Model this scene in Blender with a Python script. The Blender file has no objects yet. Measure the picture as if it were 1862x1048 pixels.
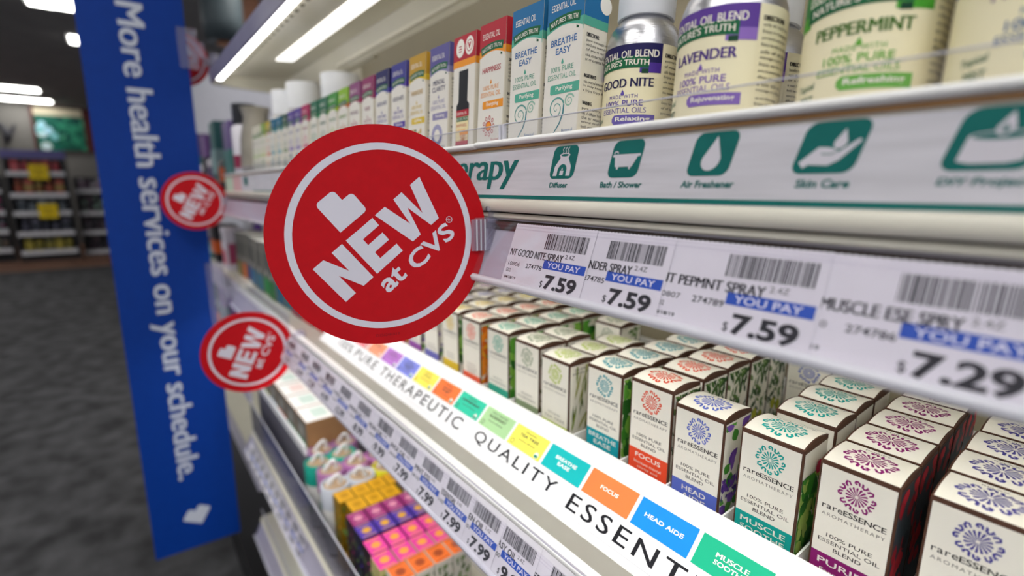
import bpy, bmesh, math, random
from mathutils import Vector, Matrix
random.seed(7)
C = bpy.context.scene.collection
U = 0.168            # one layout unit in metres (distance camera - price rail)
CAMZ = 1.25          # camera height above the floor, metres
FLOOR = -CAMZ / U
# ------------------------------------------------------------------ camera, world, lights
F_PX, CX, CY = 900.0, 931.0, 524.0
PITCH = math.atan(183 / F_PX); YAW = math.radians(37.95)
vh = Vector((-math.cos(YAW), math.sin(YAW), 0)); RT = Vector((vh.y, -vh.x, 0)); ZZ = Vector((0, 0, 1))
FW = vh * math.cos(PITCH) - ZZ * math.sin(PITCH); UPV = vh * math.sin(PITCH) + ZZ * math.cos(PITCH)
cam = bpy.data.cameras.new('camera'); co = bpy.data.objects.new('camera', cam); C.objects.link(co)
m = Matrix((RT, UPV, -FW)).transposed().to_4x4(); m.translation = Vector((0, 0, CAMZ)); co.matrix_world = m
cam.sensor_width = 36; cam.lens = F_PX / 1862 * 36; cam.clip_start = 0.01; cam.clip_end = 100
cam.dof.use_dof = True; cam.dof.focus_distance = 1.5 * U; cam.dof.aperture_fstop = 4.6
bpy.context.scene.camera = co
sc = bpy.context.scene
sc.view_settings.view_transform = 'Standard'; sc.view_settings.look = 'None'
sc.view_settings.gamma = 1; sc.view_settings.use_curve_mapping = False
sc.view_settings.exposure = 0.0
w = bpy.data.worlds.new('world'); sc.world = w; w.use_nodes = True
w.node_tree.nodes['Background'].inputs[0].default_value = (0.86, 0.88, 1.0, 1)
w.node_tree.nodes['Background'].inputs[1].default_value = 0.54
LED_TOP, LED_MID, LED_CEIL = 6.0, 21.0, 11.5

def ray(x, y): return FW + RT * ((x - CX) / F_PX) - UPV * ((y - CY) / F_PX)
def on(x, y, ax, val):
    d = ray(x, y); return d * (val / d[ax])
# ------------------------------------------------------------------ materials
def lin(c):
    c /= 255.0
    return c / 12.92 if c <= 0.04045 else ((c + 0.055) / 1.055) ** 2.4
MATS = {}
def mat(name, rgb, rough=0.5, metal=0.0, emit=0.0, noise=0.0, scale=40.0, coat=0.0, bump=0.0, stretch=None):
    if name in MATS: return MATS[name]
    M = bpy.data.materials.new(name); M.use_nodes = True; nt = M.node_tree
    p = nt.nodes['Principled BSDF']; col = tuple(lin(v) for v in rgb) + (1,)
    p.inputs['Base Color'].default_value = col; p.inputs['Roughness'].default_value = rough
    p.inputs['Metallic'].default_value = metal; p.inputs['Specular IOR Level'].default_value = 0.5 if rough < .4 else 0.22; p.inputs['Coat Weight'].default_value = coat
    if emit:
        p.inputs['Emission Color'].default_value = col; p.inputs['Emission Strength'].default_value = emit
    if noise or bump:
        tc = nt.nodes.new('ShaderNodeTexCoord'); n = nt.nodes.new('ShaderNodeTexNoise')
        n.inputs['Scale'].default_value = scale; n.inputs['Detail'].default_value = 5
        if stretch:
            mp = nt.nodes.new('ShaderNodeMapping'); mp.inputs['Scale'].default_value = stretch
            nt.links.new(tc.outputs['Object'], mp.inputs[0]); nt.links.new(mp.outputs[0], n.inputs['Vector'])
        else: nt.links.new(tc.outputs['Object'], n.inputs['Vector'])
        if noise:
            r = nt.nodes.new('ShaderNodeValToRGB')
            r.color_ramp.elements[0].position = 0.3; r.color_ramp.elements[1].position = 0.7
            r.color_ramp.elements[0].color = tuple(v * (1 - noise) for v in col[:3]) + (1,)
            r.color_ramp.elements[1].color = tuple(min(1, v * (1 + noise)) for v in col[:3]) + (1,)
            nt.links.new(n.outputs[0], r.inputs[0]); nt.links.new(r.outputs[0], p.inputs['Base Color'])
        if bump:
            b = nt.nodes.new('ShaderNodeBump'); b.inputs['Strength'].default_value = bump; b.inputs['Distance'].default_value = 0.001
            nt.links.new(n.outputs[0], b.inputs['Height']); nt.links.new(b.outputs[0], p.inputs['Normal'])
    MATS[name] = M; return M
def clear(name, tint, gloss=0.08, fog=0.0, fogcol=(0.9, 0.88, 1.0)):
    """thin clear plastic: tinted see-through sheet with a glossy coat and a little milkiness"""
    M = bpy.data.materials.new(name); M.use_nodes = True; nt = M.node_tree; nt.nodes.clear()
    o = nt.nodes.new('ShaderNodeOutputMaterial'); t = nt.nodes.new('ShaderNodeBsdfTransparent')
    t.inputs[0].default_value = tint + (1,)
    g = nt.nodes.new('ShaderNodeBsdfGlossy'); g.inputs['Roughness'].default_value = 0.12
    d = nt.nodes.new('ShaderNodeBsdfDiffuse'); d.inputs[0].default_value = fogcol + (1,)
    lw = nt.nodes.new('ShaderNodeLayerWeight'); lw.inputs[0].default_value = 0.25
    mu = nt.nodes.new('ShaderNodeMath'); mu.operation = 'MULTIPLY'; mu.inputs[1].default_value = gloss * 4
    nt.links.new(lw.outputs['Fresnel'], mu.inputs[0])
    a = nt.nodes.new('ShaderNodeMixShader'); a.inputs[0].default_value = fog
    nt.links.new(t.outputs[0], a.inputs[1]); nt.links.new(d.outputs[0], a.inputs[2])
    b = nt.nodes.new('ShaderNodeMixShader'); nt.links.new(mu.outputs[0], b.inputs[0])
    nt.links.new(a.outputs[0], b.inputs[1]); nt.links.new(g.outputs[0], b.inputs[2]); nt.links.new(b.outputs[0], o.inputs[0])
    return M
def ink(hexs, rough=0.5):
    rgb = tuple(int(hexs[i:i + 2], 16) for i in (0, 2, 4)); return mat('ink_' + hexs, rgb, rough, noise=0.02)

WHITE = mat('white_plastic', (240, 240, 238), 0.35, noise=0.02)
ENAMEL = mat('cream_enamel', (226, 222, 206), 0.35, noise=0.03, scale=15)
CANOPY = mat('shelf_paint', (224, 220, 204), 0.22, noise=0.03, scale=12)
LAV = mat('rail_grey', (182, 179, 192), 0.35, noise=0.05, scale=8)
PAPER = mat('label_paper', (222, 219, 225), 0.6, noise=0.02, scale=90)
BLACK = ink('15151c'); BLUE = ink('134cb4'); CREAM = mat('carton_cream', (236, 232, 218), 0.5, noise=0.02)
BROWN = mat('carton_brown', (84, 56, 42), 0.5, noise=0.15, scale=60)
LABELCREAM = mat('label_cream', (232, 224, 190), 0.4, noise=0.02)
ALU = mat('brushed_aluminium', (200, 200, 204), 0.28, 1.0, bump=0.15, scale=60, stretch=(1, 1, 30))
CAPW = mat('cap_white', (232, 234, 238), 0.4, noise=0.02)
KRAFT = mat('kraft_board', (150, 112, 76), 0.8, noise=0.12, scale=25)
TEAL = ink('0b6a66'); NTGREEN = ink('10603a'); RED = mat('disc_red', (196, 6, 20), 0.42, noise=0.04, scale=200)
DISCW = mat('disc_white', (222, 220, 230), 0.35, noise=0.02)
CLEAR = clear('clear_acrylic', (0.965, 0.965, 0.97), 0.05, 0.02)
RAILCLEAR = clear('rail_cover_clear', (0.98, 0.975, 0.99), 0.025, 0.015)
SMOKE = clear('smoky_acrylic', (0.62, 0.62, 0.68), 0.14, 0.06)
EDGE = mat('acrylic_edge', (214, 214, 222), 0.2, noise=0.02)
CLIP = clear('clip_clear', (0.95, 0.94, 0.985), 0.2, 0.16, (0.8, 0.78, 0.95))
TUBE = mat('led_diffuser', (255, 253, 250), 0.4, emit=LED_TOP)
TUBE2 = mat('led_diffuser_mid', (252, 252, 252), 0.4, emit=LED_MID)
CEIL_L = mat('ceiling_lamp_glow', (255, 253, 248), 0.5, emit=LED_CEIL)
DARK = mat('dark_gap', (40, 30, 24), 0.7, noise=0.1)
BLACKP = mat('black_plastic', (18, 18, 22), 0.35, noise=0.1)

# ------------------------------------------------------------------ mesh builder
GL = {}
def glyphs(s, bold=0.0, shear=0.0, space=1.0):
    k = (s, bold, shear, space)
    if k in GL: return GL[k]
    c = bpy.data.curves.new('t', 'FONT'); c.body = s; c.resolution_u = 3; c.offset = bold; c.shear = shear; c.space_character = space
    c.fill_mode = 'FRONT'; c.align_x = 'LEFT'; c.space_line = 1.0
    o = bpy.data.objects.new('t', c); C.objects.link(o)
    dg = bpy.context.evaluated_depsgraph_get(); e = o.evaluated_get(dg); me = e.to_mesh()
    vs = [(v.co.x, v.co.y) for v in me.vertices]; fs = [tuple(p.vertices) for p in me.polygons]
    e.to_mesh_clear(); bpy.data.objects.remove(o); bpy.data.curves.remove(c)
    if not vs: vs, fs = [(0, 0), (0.1, 0), (0, 0.1)], [(0, 1, 2)]
    xs = [v[0] for v in vs]; ys = [v[1] for v in vs]
    GL[k] = (vs, fs, min(xs), min(ys), max(xs), max(ys)); return GL[k]
def plane(o, ux, uy):
    o, ux, uy = Vector(o), Vector(ux).normalized(), Vector(uy).normalized(); n = ux.cross(uy)
    return lambda u, v, h=0: o + ux * u + uy * v + n * h
class MB:
    def __init__(s): s.v = []; s.f = []; s.mi = []; s.m = []; s.sm = []
    def k(s, M):
        if M not in s.m: s.m.append(M)
        return s.m.index(M)
    def add(s, vs, fs, M, smooth=False):
        b = len(s.v); s.v += [tuple(v) for v in vs]; i = s.k(M)
        for f in fs: s.f.append(tuple(b + q for q in f)); s.mi.append(i); s.sm.append(smooth)
        return s
    def box(s, x0, x1, y0, y1, z0, z1, M, c=0.0):
        if c <= 0:
            vs = [(x, y, z) for z in (z0, z1) for y in (y0, y1) for x in (x0, x1)]
            return s.add(vs, [(0, 2, 3, 1), (4, 5, 7, 6), (0, 1, 5, 4), (2, 6, 7, 3), (0, 4, 6, 2), (1, 3, 7, 5)], M)
        bm = bmesh.new(); bmesh.ops.create_cube(bm, size=1)
        for v in bm.verts: v.co = Vector(((x0 + x1) / 2 + v.co.x * (x1 - x0), (y0 + y1) / 2 + v.co.y * (y1 - y0), (z0 + z1) / 2 + v.co.z * (z1 - z0)))
        bmesh.ops.bevel(bm, geom=list(bm.edges), offset=c, segments=2, affect='EDGES', profile=0.5)
        bm.verts.index_update(); s.add([v.co[:] for v in bm.verts], [tuple(v.index for v in f.verts) for f in bm.faces], M); bm.free(); return s
    def prism(s, pts, F, h0, h1, M):
        n = len(pts); vs = [F(u, v, h0) for u, v in pts] + [F(u, v, h1) for u, v in pts]
        fs = [tuple(range(n - 1, -1, -1)), tuple(range(n, 2 * n))] + [(i, (i + 1) % n, n + (i + 1) % n, n + i) for i in range(n)]
        return s.add(vs, fs, M)
    def profile(s, pts, x0, x1, M, smooth=False):   # (y,z) outline extruded along x
        n = len(pts); vs = [(x0, y, z) for y, z in pts] + [(x1, y, z) for y, z in pts]
        s.add(vs, [tuple(range(n)), tuple(range(2 * n - 1, n - 1, -1))], M)
        return s.add(vs, [((i + 1) % n, i, n + i, n + (i + 1) % n) for i in range(n)], M, smooth)
    def lathe(s, prof, M, c=(0, 0, 0), n=32, cap=True):
        vs = []; fs = []
        for r, z in prof:
            for i in range(n):
                a = 2 * math.pi * i / n; vs.append((c[0] + r * math.cos(a), c[1] + r * math.sin(a), c[2] + z))
        for j in range(len(prof) - 1):
            for i in range(n): fs.append((j * n + i, j * n + (i + 1) % n, (j + 1) * n + (i + 1) % n, (j + 1) * n + i))
        s.add(vs, fs, M, True)
        if cap:
            b = (len(prof) - 1) * n
            s.add(vs[:n], [tuple(range(n - 1, -1, -1))], M); s.add(vs[b:], [tuple(range(n))], M)
        return s
    def tube(s, pts, r, M, n=10, closed=False):
        pts = [Vector(p) for p in pts]; vs = []; fs = []; N = len(pts)
        for i, p in enumerate(pts):
            t = (pts[(i + 1) % N if closed else min(i + 1, N - 1)] - pts[(i - 1) % N if closed else max(i - 1, 0)]).normalized()
            a = Vector((0, 0, 1)) if abs(t.z) < 0.9 else Vector((1, 0, 0)); x = t.cross(a).normalized(); y = t.cross(x)
            rr = r[i] if isinstance(r, (list, tuple)) else r
            for q in range(n):
                g = 2 * math.pi * q / n; vs.append(p + x * (rr * math.cos(g)) + y * (rr * math.sin(g)))
        for i in range(N if closed else N - 1):
            j = (i + 1) % N
            for q in range(n): fs.append((i * n + q, i * n + (q + 1) % n, j * n + (q + 1) % n, j * n + q))
        s.add(vs, fs, M, True)
        if not closed: s.add(vs[:n], [tuple(range(n))], M); s.add(vs[-n:], [tuple(range(n - 1, -1, -1))], M)
        return s
    def flat(s, pts, F, h, M): return s.add([F(u, v, h) for u, v in pts], [tuple(range(len(pts)))], M)
    def rect(s, F, u0, v0, u1, v1, h, M, nu=1, nv=1):
        vs = [F(u0 + (u1 - u0) * i / nu, v0 + (v1 - v0) * j / nv, h) for j in range(nv + 1) for i in range(nu + 1)]
        return s.add(vs, [(j * (nu + 1) + i, j * (nu + 1) + i + 1, (j + 1) * (nu + 1) + i + 1, (j + 1) * (nu + 1) + i) for j in range(nv) for i in range(nu)], M, nu > 1 or nv > 1)
    def disc(s, F, u, v, r, h, M, n=28, ry=None):
        ry = ry or r
        return s.flat([(u + r * math.cos(2 * math.pi * i / n), v + ry * math.sin(2 * math.pi * i / n)) for i in range(n)], F, h, M)
    def ring(s, F, u, v, r0, r1, h, M, n=48, a0=0, a1=2 * math.pi):
        vs = []
        for i in range(n + 1):
            a = a0 + (a1 - a0) * i / n
            vs += [F(u + r0 * math.cos(a), v + r0 * math.sin(a), h), F(u + r1 * math.cos(a), v + r1 * math.sin(a), h)]
        return s.add(vs, [(2 * i, 2 * i + 1, 2 * i + 3, 2 * i + 2) for i in range(n)], M)
    def rrect(s, F, u0, v0, u1, v1, r, h, M, shear=0, corners=(1, 1, 1, 1)):
        p = []
        for (cx, cy, a, on_) in ((u1 - r, v1 - r, 0, corners[0]), (u0 + r, v1 - r, 90, corners[1]), (u0 + r, v0 + r, 180, corners[2]), (u1 - r, v0 + r, 270, corners[3])):
            if on_:
                for q in range(6):
                    g = math.radians(a + q * 18); p.append((cx + r * math.cos(g), cy + r * math.sin(g)))
            else:
                g = math.radians(a + 45); p.append((cx + r * math.copysign(1, math.cos(g)), cy + r * math.copysign(1, math.sin(g))))
        return s.flat([(x + (y - v0) * shear, y) for x, y in p], F, h, M)
    def stroke(s, F, pts, wd, h, M):
        vs = []; N = len(pts)
        for i, (x, y) in enumerate(pts):
            a = pts[max(i - 1, 0)]; b = pts[min(i + 1, N - 1)]; dx, dy = b[0] - a[0], b[1] - a[1]; L = math.hypot(dx, dy) or 1
            q = wd[i] if isinstance(wd, (list, tuple)) else wd; nx, ny = -dy / L * q / 2, dx / L * q / 2
            vs += [F(x + nx, y + ny, h), F(x - nx, y - ny, h)]
        return s.add(vs, [(2 * i + 1, 2 * i + 3, 2 * i + 2, 2 * i) for i in range(N - 1)], M)
    def text(s, F, t, u, v, w, h, hh, M, bold=0.0, shear=0.0, rot=0.0, space=1.0, al='l'):
        """text fitted in the box (u,v)-(u+w,v+h); w or h None keeps the natural aspect; al='c' centres on u"""
        smear = 0
        if bold and ('M' in t or 'N' in t or 'm' in t): smear = bold * 1.7; bold = 0.0
        vs, fs, x0, y0, x1, y1 = glyphs(t, bold, shear, space); bw, bh = x1 - x0, y1 - y0
        sx = w / bw if w else h / bh; sy = h / bh if h else sx
        du = -bw * sx / 2 if al == 'c' else 0
        c, n = math.cos(rot), math.sin(rot); q = smear * sx
        for k in ((-q, 0, q) if smear > .008 else (0,)):
            out = []
            for x, y in vs:
                a, b = (x - x0) * sx + du + k, (y - y0) * sy
                out.append(F(u + a * c - b * n, v + a * n + b * c, hh + (.00012 if hh < .0035 else .0005) * (k / q + 1 if smear > .008 else 0)))
            s.add(out, fs, M)
        return s
    def pill(s, F, u0, v0, u1, v1, r, h, M, n=16):
        vs = []
        for i in range(n + 1):
            u = u0 + (u1 - u0) * i / n; k = max(0, r - (u - u0)); q = r - math.sqrt(max(0, r * r - k * k)); vs += [F(u, v0 + q, h), F(u, v1 - q, h)]
        return s.add(vs, [(2 * i, 2 * i + 2, 2 * i + 3, 2 * i + 1) for i in range(n)], M)
    def leaves(s, F, u0, v0, u1, v1, n, mats, h=0.001, L=0.05, wd=0.012, dirs=(40, 140), seed=0):
        rnd = random.Random(seed)
        for i in range(n):
            u, v = rnd.uniform(u0, u1), rnd.uniform(v0, v1); a = math.radians(rnd.uniform(*dirs)); l = L * rnd.uniform(0.5, 1.1); q = wd * rnd.uniform(0.6, 1.3)
            pts = []
            for t, k in ((0, 0), (.25, .8), (.5, 1), (.75, .7), (1, 0), (.75, -.7), (.5, -1), (.25, -.8)):
                x = u + math.cos(a) * l * t - math.sin(a) * q * k; y = v + math.sin(a) * l * t + math.cos(a) * q * k
                pts.append((min(max(x, u0), u1), min(max(y, v0), v1)))
            s.flat(pts, F, h + 0.00004 * i, rnd.choice(mats))
        return s
    def build(s, name, parent=None, loc=None, rot=None):
        me = bpy.data.meshes.new(name); me.from_pydata([(x * U, y * U, z * U) for x, y, z in s.v], [], s.f)
        for M in s.m: me.materials.append(M)
        me.polygons.foreach_set('material_index', s.mi); me.polygons.foreach_set('use_smooth', s.sm); me.update()
        o = bpy.data.objects.new(name, me); C.objects.link(o)
        if parent: o.parent = parent
        if loc is not None: place(o, loc)
        elif not parent: o.location = (0, 0, CAMZ)
        if rot: o.rotation_euler = rot
        return o
def place(o, l): o.location = (l[0] * U, l[1] * U, l[2] * U + CAMZ); return o
def tag(o, label, cat, group=None, kind=None):
    o['label'] = label; o['category'] = cat
    if group: o['group'] = group
    if kind: o['kind'] = kind
    return o
def thing(name, loc, label, cat, group=None, rot=None):
    o = bpy.data.objects.new(name, None); C.objects.link(o); o.empty_display_size = 0.01; place(o, loc)
    if rot: o.rotation_euler = rot
    return tag(o, label, cat, group)
def dup(o, loc, label, rot=None):
    c = o.copy(); C.objects.link(c); place(c, loc); c['label'] = label
    if rot: c.rotation_euler = rot
    for ch in [x for x in bpy.data.objects if x.parent == o]:
        d = ch.copy(); C.objects.link(d); d.parent = c
        for g in [x for x in bpy.data.objects if x.parent == ch]:
            e = g.copy(); C.objects.link(e); e.parent = d
    return c
def struct(o): o['kind'] = 'structure'; return o
ORD = ['front', 'second', 'third', 'fourth', 'fifth', 'sixth', 'seventh', 'eighth', 'ninth', 'tenth', 'eleventh', 'twelfth', 'thirteenth', 'fourteenth', 'fifteenth', 'sixteenth']
NTH = ['first'] + ORD[1:]

# ------------------------------------------------------------------ the store around the shelf
CEILZ = 10.4
fl = MB(); fl.box(-62, 14, -40, 24, FLOOR - .3, FLOOR, mat('carpet', (70, 70, 72), 0.95, noise=0.55, scale=9, bump=0.6)); struct(fl.build('floor'))
fl = MB(); fl.box(-110, -62, -40, 24, FLOOR - .3, FLOOR, mat('walkway_tile', (128, 92, 74), 0.5, noise=0.2, scale=3)); struct(fl.build('floor'))
fl = MB(); fl.box(-110, 14, -40, 24, CEILZ, CEILZ + .3, mat('ceiling_tile', (150, 148, 146), 0.9, noise=0.08, scale=4)); struct(fl.build('ceiling'))
WX = -88.0
fl = MB(); fl.box(WX - .5, WX, -40, 24, FLOOR, CEILZ, mat('wall_paint', (122, 120, 116), 0.8, noise=0.04)); struct(fl.build('wall_far'))
fl = MB(); fl.box(-30.4, -30, 2.95, 14, FLOOR, 5.7, mat('partition_grey', (190, 190, 198), 0.8, noise=0.04)); struct(fl.build('wall_partition'))
fl = MB(); fl.box(WX, -20, 14, 14.5, FLOOR, CEILZ, mat('wall_paint_grey', (206, 206, 214), 0.8, noise=0.04)); struct(fl.build('wall_right'))
ceil_spots = [(28, 160, 62, 22), (38, 180, 82, 16), (118, 5, 40, 18), (70, -2, 34, 14), (146, 72, 30, 24)]
for i, (px, py, wpx, hpx) in enumerate(ceil_spots):
    c = on(px, py, 2, CEILZ - .02); e = on(px + wpx / 2, py, 2, CEILZ - .02); t = on(px, py + hpx / 2, 2, CEILZ - .02)
    hx = 1.1; hy = (e - c).length
    L = thing('ceiling_light', (c.x, c.y, CEILZ - .12), ['short upper one of the two ceiling lights low above the far wall', 'long ceiling light nearest above the far wall', 'ceiling light cut by the top edge beside the blue banner', 'leftmost ceiling light at the top edge of the picture', 'small round-looking ceiling light beside the blue banner edge'][i], 'ceiling light', 'lit ceiling panels')
    b = MB(); b.box(-hx - .15, hx + .15, -hy - .15, hy + .15, 0.04, 0.12, WHITE); b.build('frame', L)
    b = MB(); b.box(-hx, hx, -hy, hy, -.02, 0.04, CEIL_L); b.build('diffuser', L)
# unseen lamps over aisle and photographer, some added to brighten partition and far displays
for i, (x, y) in enumerate([(-20, -10.5), (-2, -9.5), (-24, -26), (-4, -26), (-44, -14), (-22, 8), (-54, -15), (9, -5), (9, -15)]):
    L = thing('ceiling_light', (x, y, CEILZ - .12), 'unseen ceiling light panel over the store floor', 'ceiling light', 'aisle ceiling panels')
    b = MB(); b.box(-3.7, 3.7, -1.95, 1.95, 0.04, 0.12, WHITE); b.build('frame', L)
    b = MB(); b.box(-3.5, 3.5, -1.8, 1.8, -.02, 0.04, CEIL_L); b.build('diffuser', L)
# picture on the far wall
a = on(57, 193, 0, WX + .3); b_ = on(165, 276, 0, WX + .3)
T = thing('wall_picture', (WX + .05, (a.y + b_.y) / 2, b_.z), 'wide green leafy picture with cream top band on far wall', 'wall picture')
F = plane((0.12, (a.y - b_.y) / 2, 0), (0, 1, 0), (0, 0, 1)); Wd, Hd = b_.y - a.y, a.z - b_.z
b = MB(); b.box(0, .1, (a.y - b_.y) / 2, -(a.y - b_.y) / 2, 0, Hd, mat('picture_print', (20, 100, 84), 0.5, noise=0.7, scale=0.6))
b.rect(F, 0, Hd * .82, Wd, Hd, .01, ink('c8bfa4')); rnd = random.Random(3)
for i in range(9):
    b.disc(F, Wd * rnd.uniform(.04, .4), Hd * rnd.uniform(.08, .6), rnd.uniform(.25, .55), .012 + i * .002, ink(['a8d8e8', '7fc4c8', 'd6eef0'][i % 3]))
b.leaves(F, Wd * .4, 0, Wd, Hd * .8, 40, [ink('1c6b54'), ink('2d8a6a'), ink('0f4c44'), ink('48a07c')], .03, 1.6, .4, (0, 180), 5)
b.build('print', T)
b = MB(); fm = mat('frame_maroon', (84, 40, 40), 0.5, noise=0.1)
b.box(0, .22, Wd / 2 - .3, Wd / 2 + .5, -.1, Hd + .1, fm); b.box(0, .2, -Wd / 2 - .3, -Wd / 2, -.1, Hd + .1, fm)
b.box(0, .2, -Wd / 2, Wd / 2 - .3, Hd, Hd + .15, fm); b.box(0, .2, -Wd / 2, Wd / 2 - .3, -.15, 0, fm); b.build('frame', T)
# dark lettering stroke on the far wall
a = on(0, 224, 0, WX + .1); q = [on(x, y, 0, WX + .12) for x, y in ((-14, 222), (2, 228), (10, 238), (15, 250), (12, 258), (20, 240), (26, 226))]
b = MB(); b.tube(q, [.2, .28, .35, .4, .3, .22, .12], ink('4a4a50')); tag(b.build('wall_letter'), 'dark brush-script letter on the far wall left of the picture', 'wall lettering')

# far display units with their goods
def package(col, col2, w_, d_, h_, kind):
    b = MB(); m1, m2 = ink(col, .4), ink(col2, .4)
    if kind == 'bottle':
        r = w_ / 2; b.lathe([(r * .9, 0), (r, .05), (r, h_ * .62), (r * .45, h_ * .76), (r * .45, h_ * .8)], m1, n=12)
        b.lathe([(r * 1.01, h_ * .2), (r * 1.01, h_ * .5)], m2, n=12, cap=False); b.lathe([(r * .55, h_ * .8), (r * .55, h_)], m2, n=12)
    else:
        b.box(-w_ / 2, w_ / 2, -d_ / 2, d_ / 2, 0, h_, m1, .02)
        b.box(-w_ / 2 - .01, w_ / 2 + .01, -d_ / 2 - .01, d_ / 2 + .01, h_ * .25, h_ * .6, m2)
    return b
def far_unit(px0, px1, X, levels, label, palettes, hdr=None, phrase='', short=''):
    y0 = on(px0, 400, 0, X).y; y1 = on(px1, 400, 0, X).y; W = y1 - y0
    zs = [on((px0 + px1) / 2, p, 0, X).z for p in levels]
    T = thing('display_unit', (X, y0, FLOOR), label, 'display shelf')
    top = zs[0] + 1.34
    b = MB(); b.box(-2.4, -2.2, 0, W, 0, top - FLOOR, BLACKP); b.build('back_panel', T)
    for s_ in (0, W): b = MB(); b.box(-2.3, 0, s_ - .08, s_ + .08, 0, top - FLOOR, BLACKP); b.build('side_panel', T)
    b = MB(); b.box(-2.2, 0, 0.1, W - .1, 0, .3, BLACKP); b.build('base', T)
    sm = mat('far_shelf_white', (214, 214, 218), 0.4, noise=0.03)
    for i, z in enumerate(zs):
        b = MB(); b.box(-2.2, -.05, .1, W - .1, z - FLOOR - .12, z - FLOOR, sm); b.box(-.05, .12, .05, W - .05, z - FLOOR - .38, z - FLOOR + .05, sm); b.build('shelf', T)
    if hdr:
        b = MB(); b.box(-.6, .2, -.2, W + .2, zs[0] - FLOOR + 1.34, zs[0] - FLOOR + 2.1, ink(hdr), .05); b.build('header_sign', T)
    n = 0
    for i, z in enumerate(zs):
        pal = palettes[i % len(palettes)]; cnt = 8 if W > 5 else 5; pw = (W - .6) / cnt
        gap = (zs[i - 1] - z if i else 1.75) * .66
        proto = {}
        for k in range(cnt):
            c1, c2 = pal[k % len(pal)], pal[(k + 1) % len(pal)]; key = k % len(pal)
            loc = (X - .7, y0 + .3 + pw * (k + .5), z)
            lab = '%s item, %s from left on %s shelf of %s' % (phrase[i % len(phrase)], NTH[k], ['top', 'second', 'third', 'fourth', 'lowest'][i], short)
            if key in proto: o = dup(proto[key], loc, lab)
            else:
                o = package(c1, c2, pw * .8, pw * .8, gap, 'bottle' if (i + key) % 2 else 'box').build('package', loc=loc); proto[key] = o
                tag(o, lab, 'product', 'goods on the far display shelves')
    return T, y0, W, zs
T, y0, W, zs = far_unit(26, 134, -70, [313, 352, 385, 422, 456], 'tall far display unit with white shelves and yellow sale signs',
    [['b04048', 'c86a70', '8a2030'], ['7a4a32', 'a8584a', '9a8a50'], ['5a6068', '39424a', '808890'], ['3a3a48', '5a5a6a', '2a3038'], ['8a8038', 'a89a40', '5a5a38']], '6a66a0', ['red', 'brown and pink', 'grey', 'dark', 'olive yellow'], 'the yellow-signed display')
for i, (px, py) in enumerate(((70, 313), (88, 384))):
    c = on(px, py, 0, -69.7); s_ = 1.45
    b = MB(); b.box(0, .05, -s_ / 2, s_ / 2, -s_ / 2, s_ / 2, mat('sale_yellow', (236, 206, 30), 0.5, noise=0.03)); b.box(-.2, 0, -.1, .1, -.2, .2, WHITE)
    F = plane((.06, -s_ / 2, -s_ / 2), (0, 1, 0), (0, 0, 1)); b.rect(F, .3, .85, s_ - .3, 1.1, .01, ink('b89a18')); b.rect(F, .4, .35, s_ - .4, .6, .01, ink('b89a18'))
    tag(b.build('sale_sign', loc=(c.x, c.y, c.z)), ['upper', 'lower'][i] + ' square yellow sale sign on the far display unit', 'sign', 'yellow sale signs')
far_unit(146, 212, -72, [345, 385, 420, 455], 'dark far display unit right of the one with yellow signs',
    [['b8b0b8', '8a6a80', '505058'], ['9ab8a8', '60505a', '383840'], ['504048', '6a6870', '38343c'], ['404048', '5a4a52', '302c34']], None, ['pale', 'grey-green', 'dark mauve', 'dark'], 'the dark display')
far_unit(-70, 14, -71, [345, 385, 420, 455], 'far display unit at the left picture edge with magenta goods',
    [['b02a78', '8a2060', 'c84a90'], ['70304a', 'a03a6a', '4a5a5a'], ['3a6a70', '6a8a90', '8a3a5a'], ['8a8a78', '4a4a50', '6a5a4a']], None, ['magenta', 'wine red', 'teal', 'khaki'], 'the leftmost display')
# pendant cylinder and column of the store seen above the shelf end
c = on(402, 10, 0, -26)
T = thing('pendant_lamp', (c.x, c.y, on(402, 82, 0, -26).z), 'dark grey cylindrical pendant above the end of the lit shelf', 'pendant lamp')
b = MB(); gm = mat('pendant_grey', (78, 88, 92), 0.5, noise=0.1); hh = CEILZ - on(402, 82, 0, -26).z
b.lathe([(.72, .12), (.74, .1), (.8, 1.0), (.82, min(3.6, hh - .4)), (.3, min(3.9, hh - .2)), (.08, hh)], gm, n=28); b.build('shade', T)
b = MB(); b.lathe([(.30, 0), (.34, .05), (.3, .12)], mat('amber_bulb', (168, 104, 52), 0.4, noise=0.1), n=20); b.build('bulb', T)
c = on(446, 0, 0, -30); b = MB(); b.box(-.4, .4, -.55, .55, 0, CEILZ - 6.9, mat('brown_panel', (104, 60, 32), 0.5, noise=0.2), .03)
b.box(-.45, .45, -.6, .6, 0, .12, BLACKP); b.box(-.05, .05, -.05, .05, CEILZ - 6.9, CEILZ - 6.9 + .4, BLACKP)
tag(b.build('hanging_panel', loc=(c.x, c.y, 6.5)), 'brown panel hanging from the ceiling beyond the lit shelf', 'hanging panel')

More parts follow.
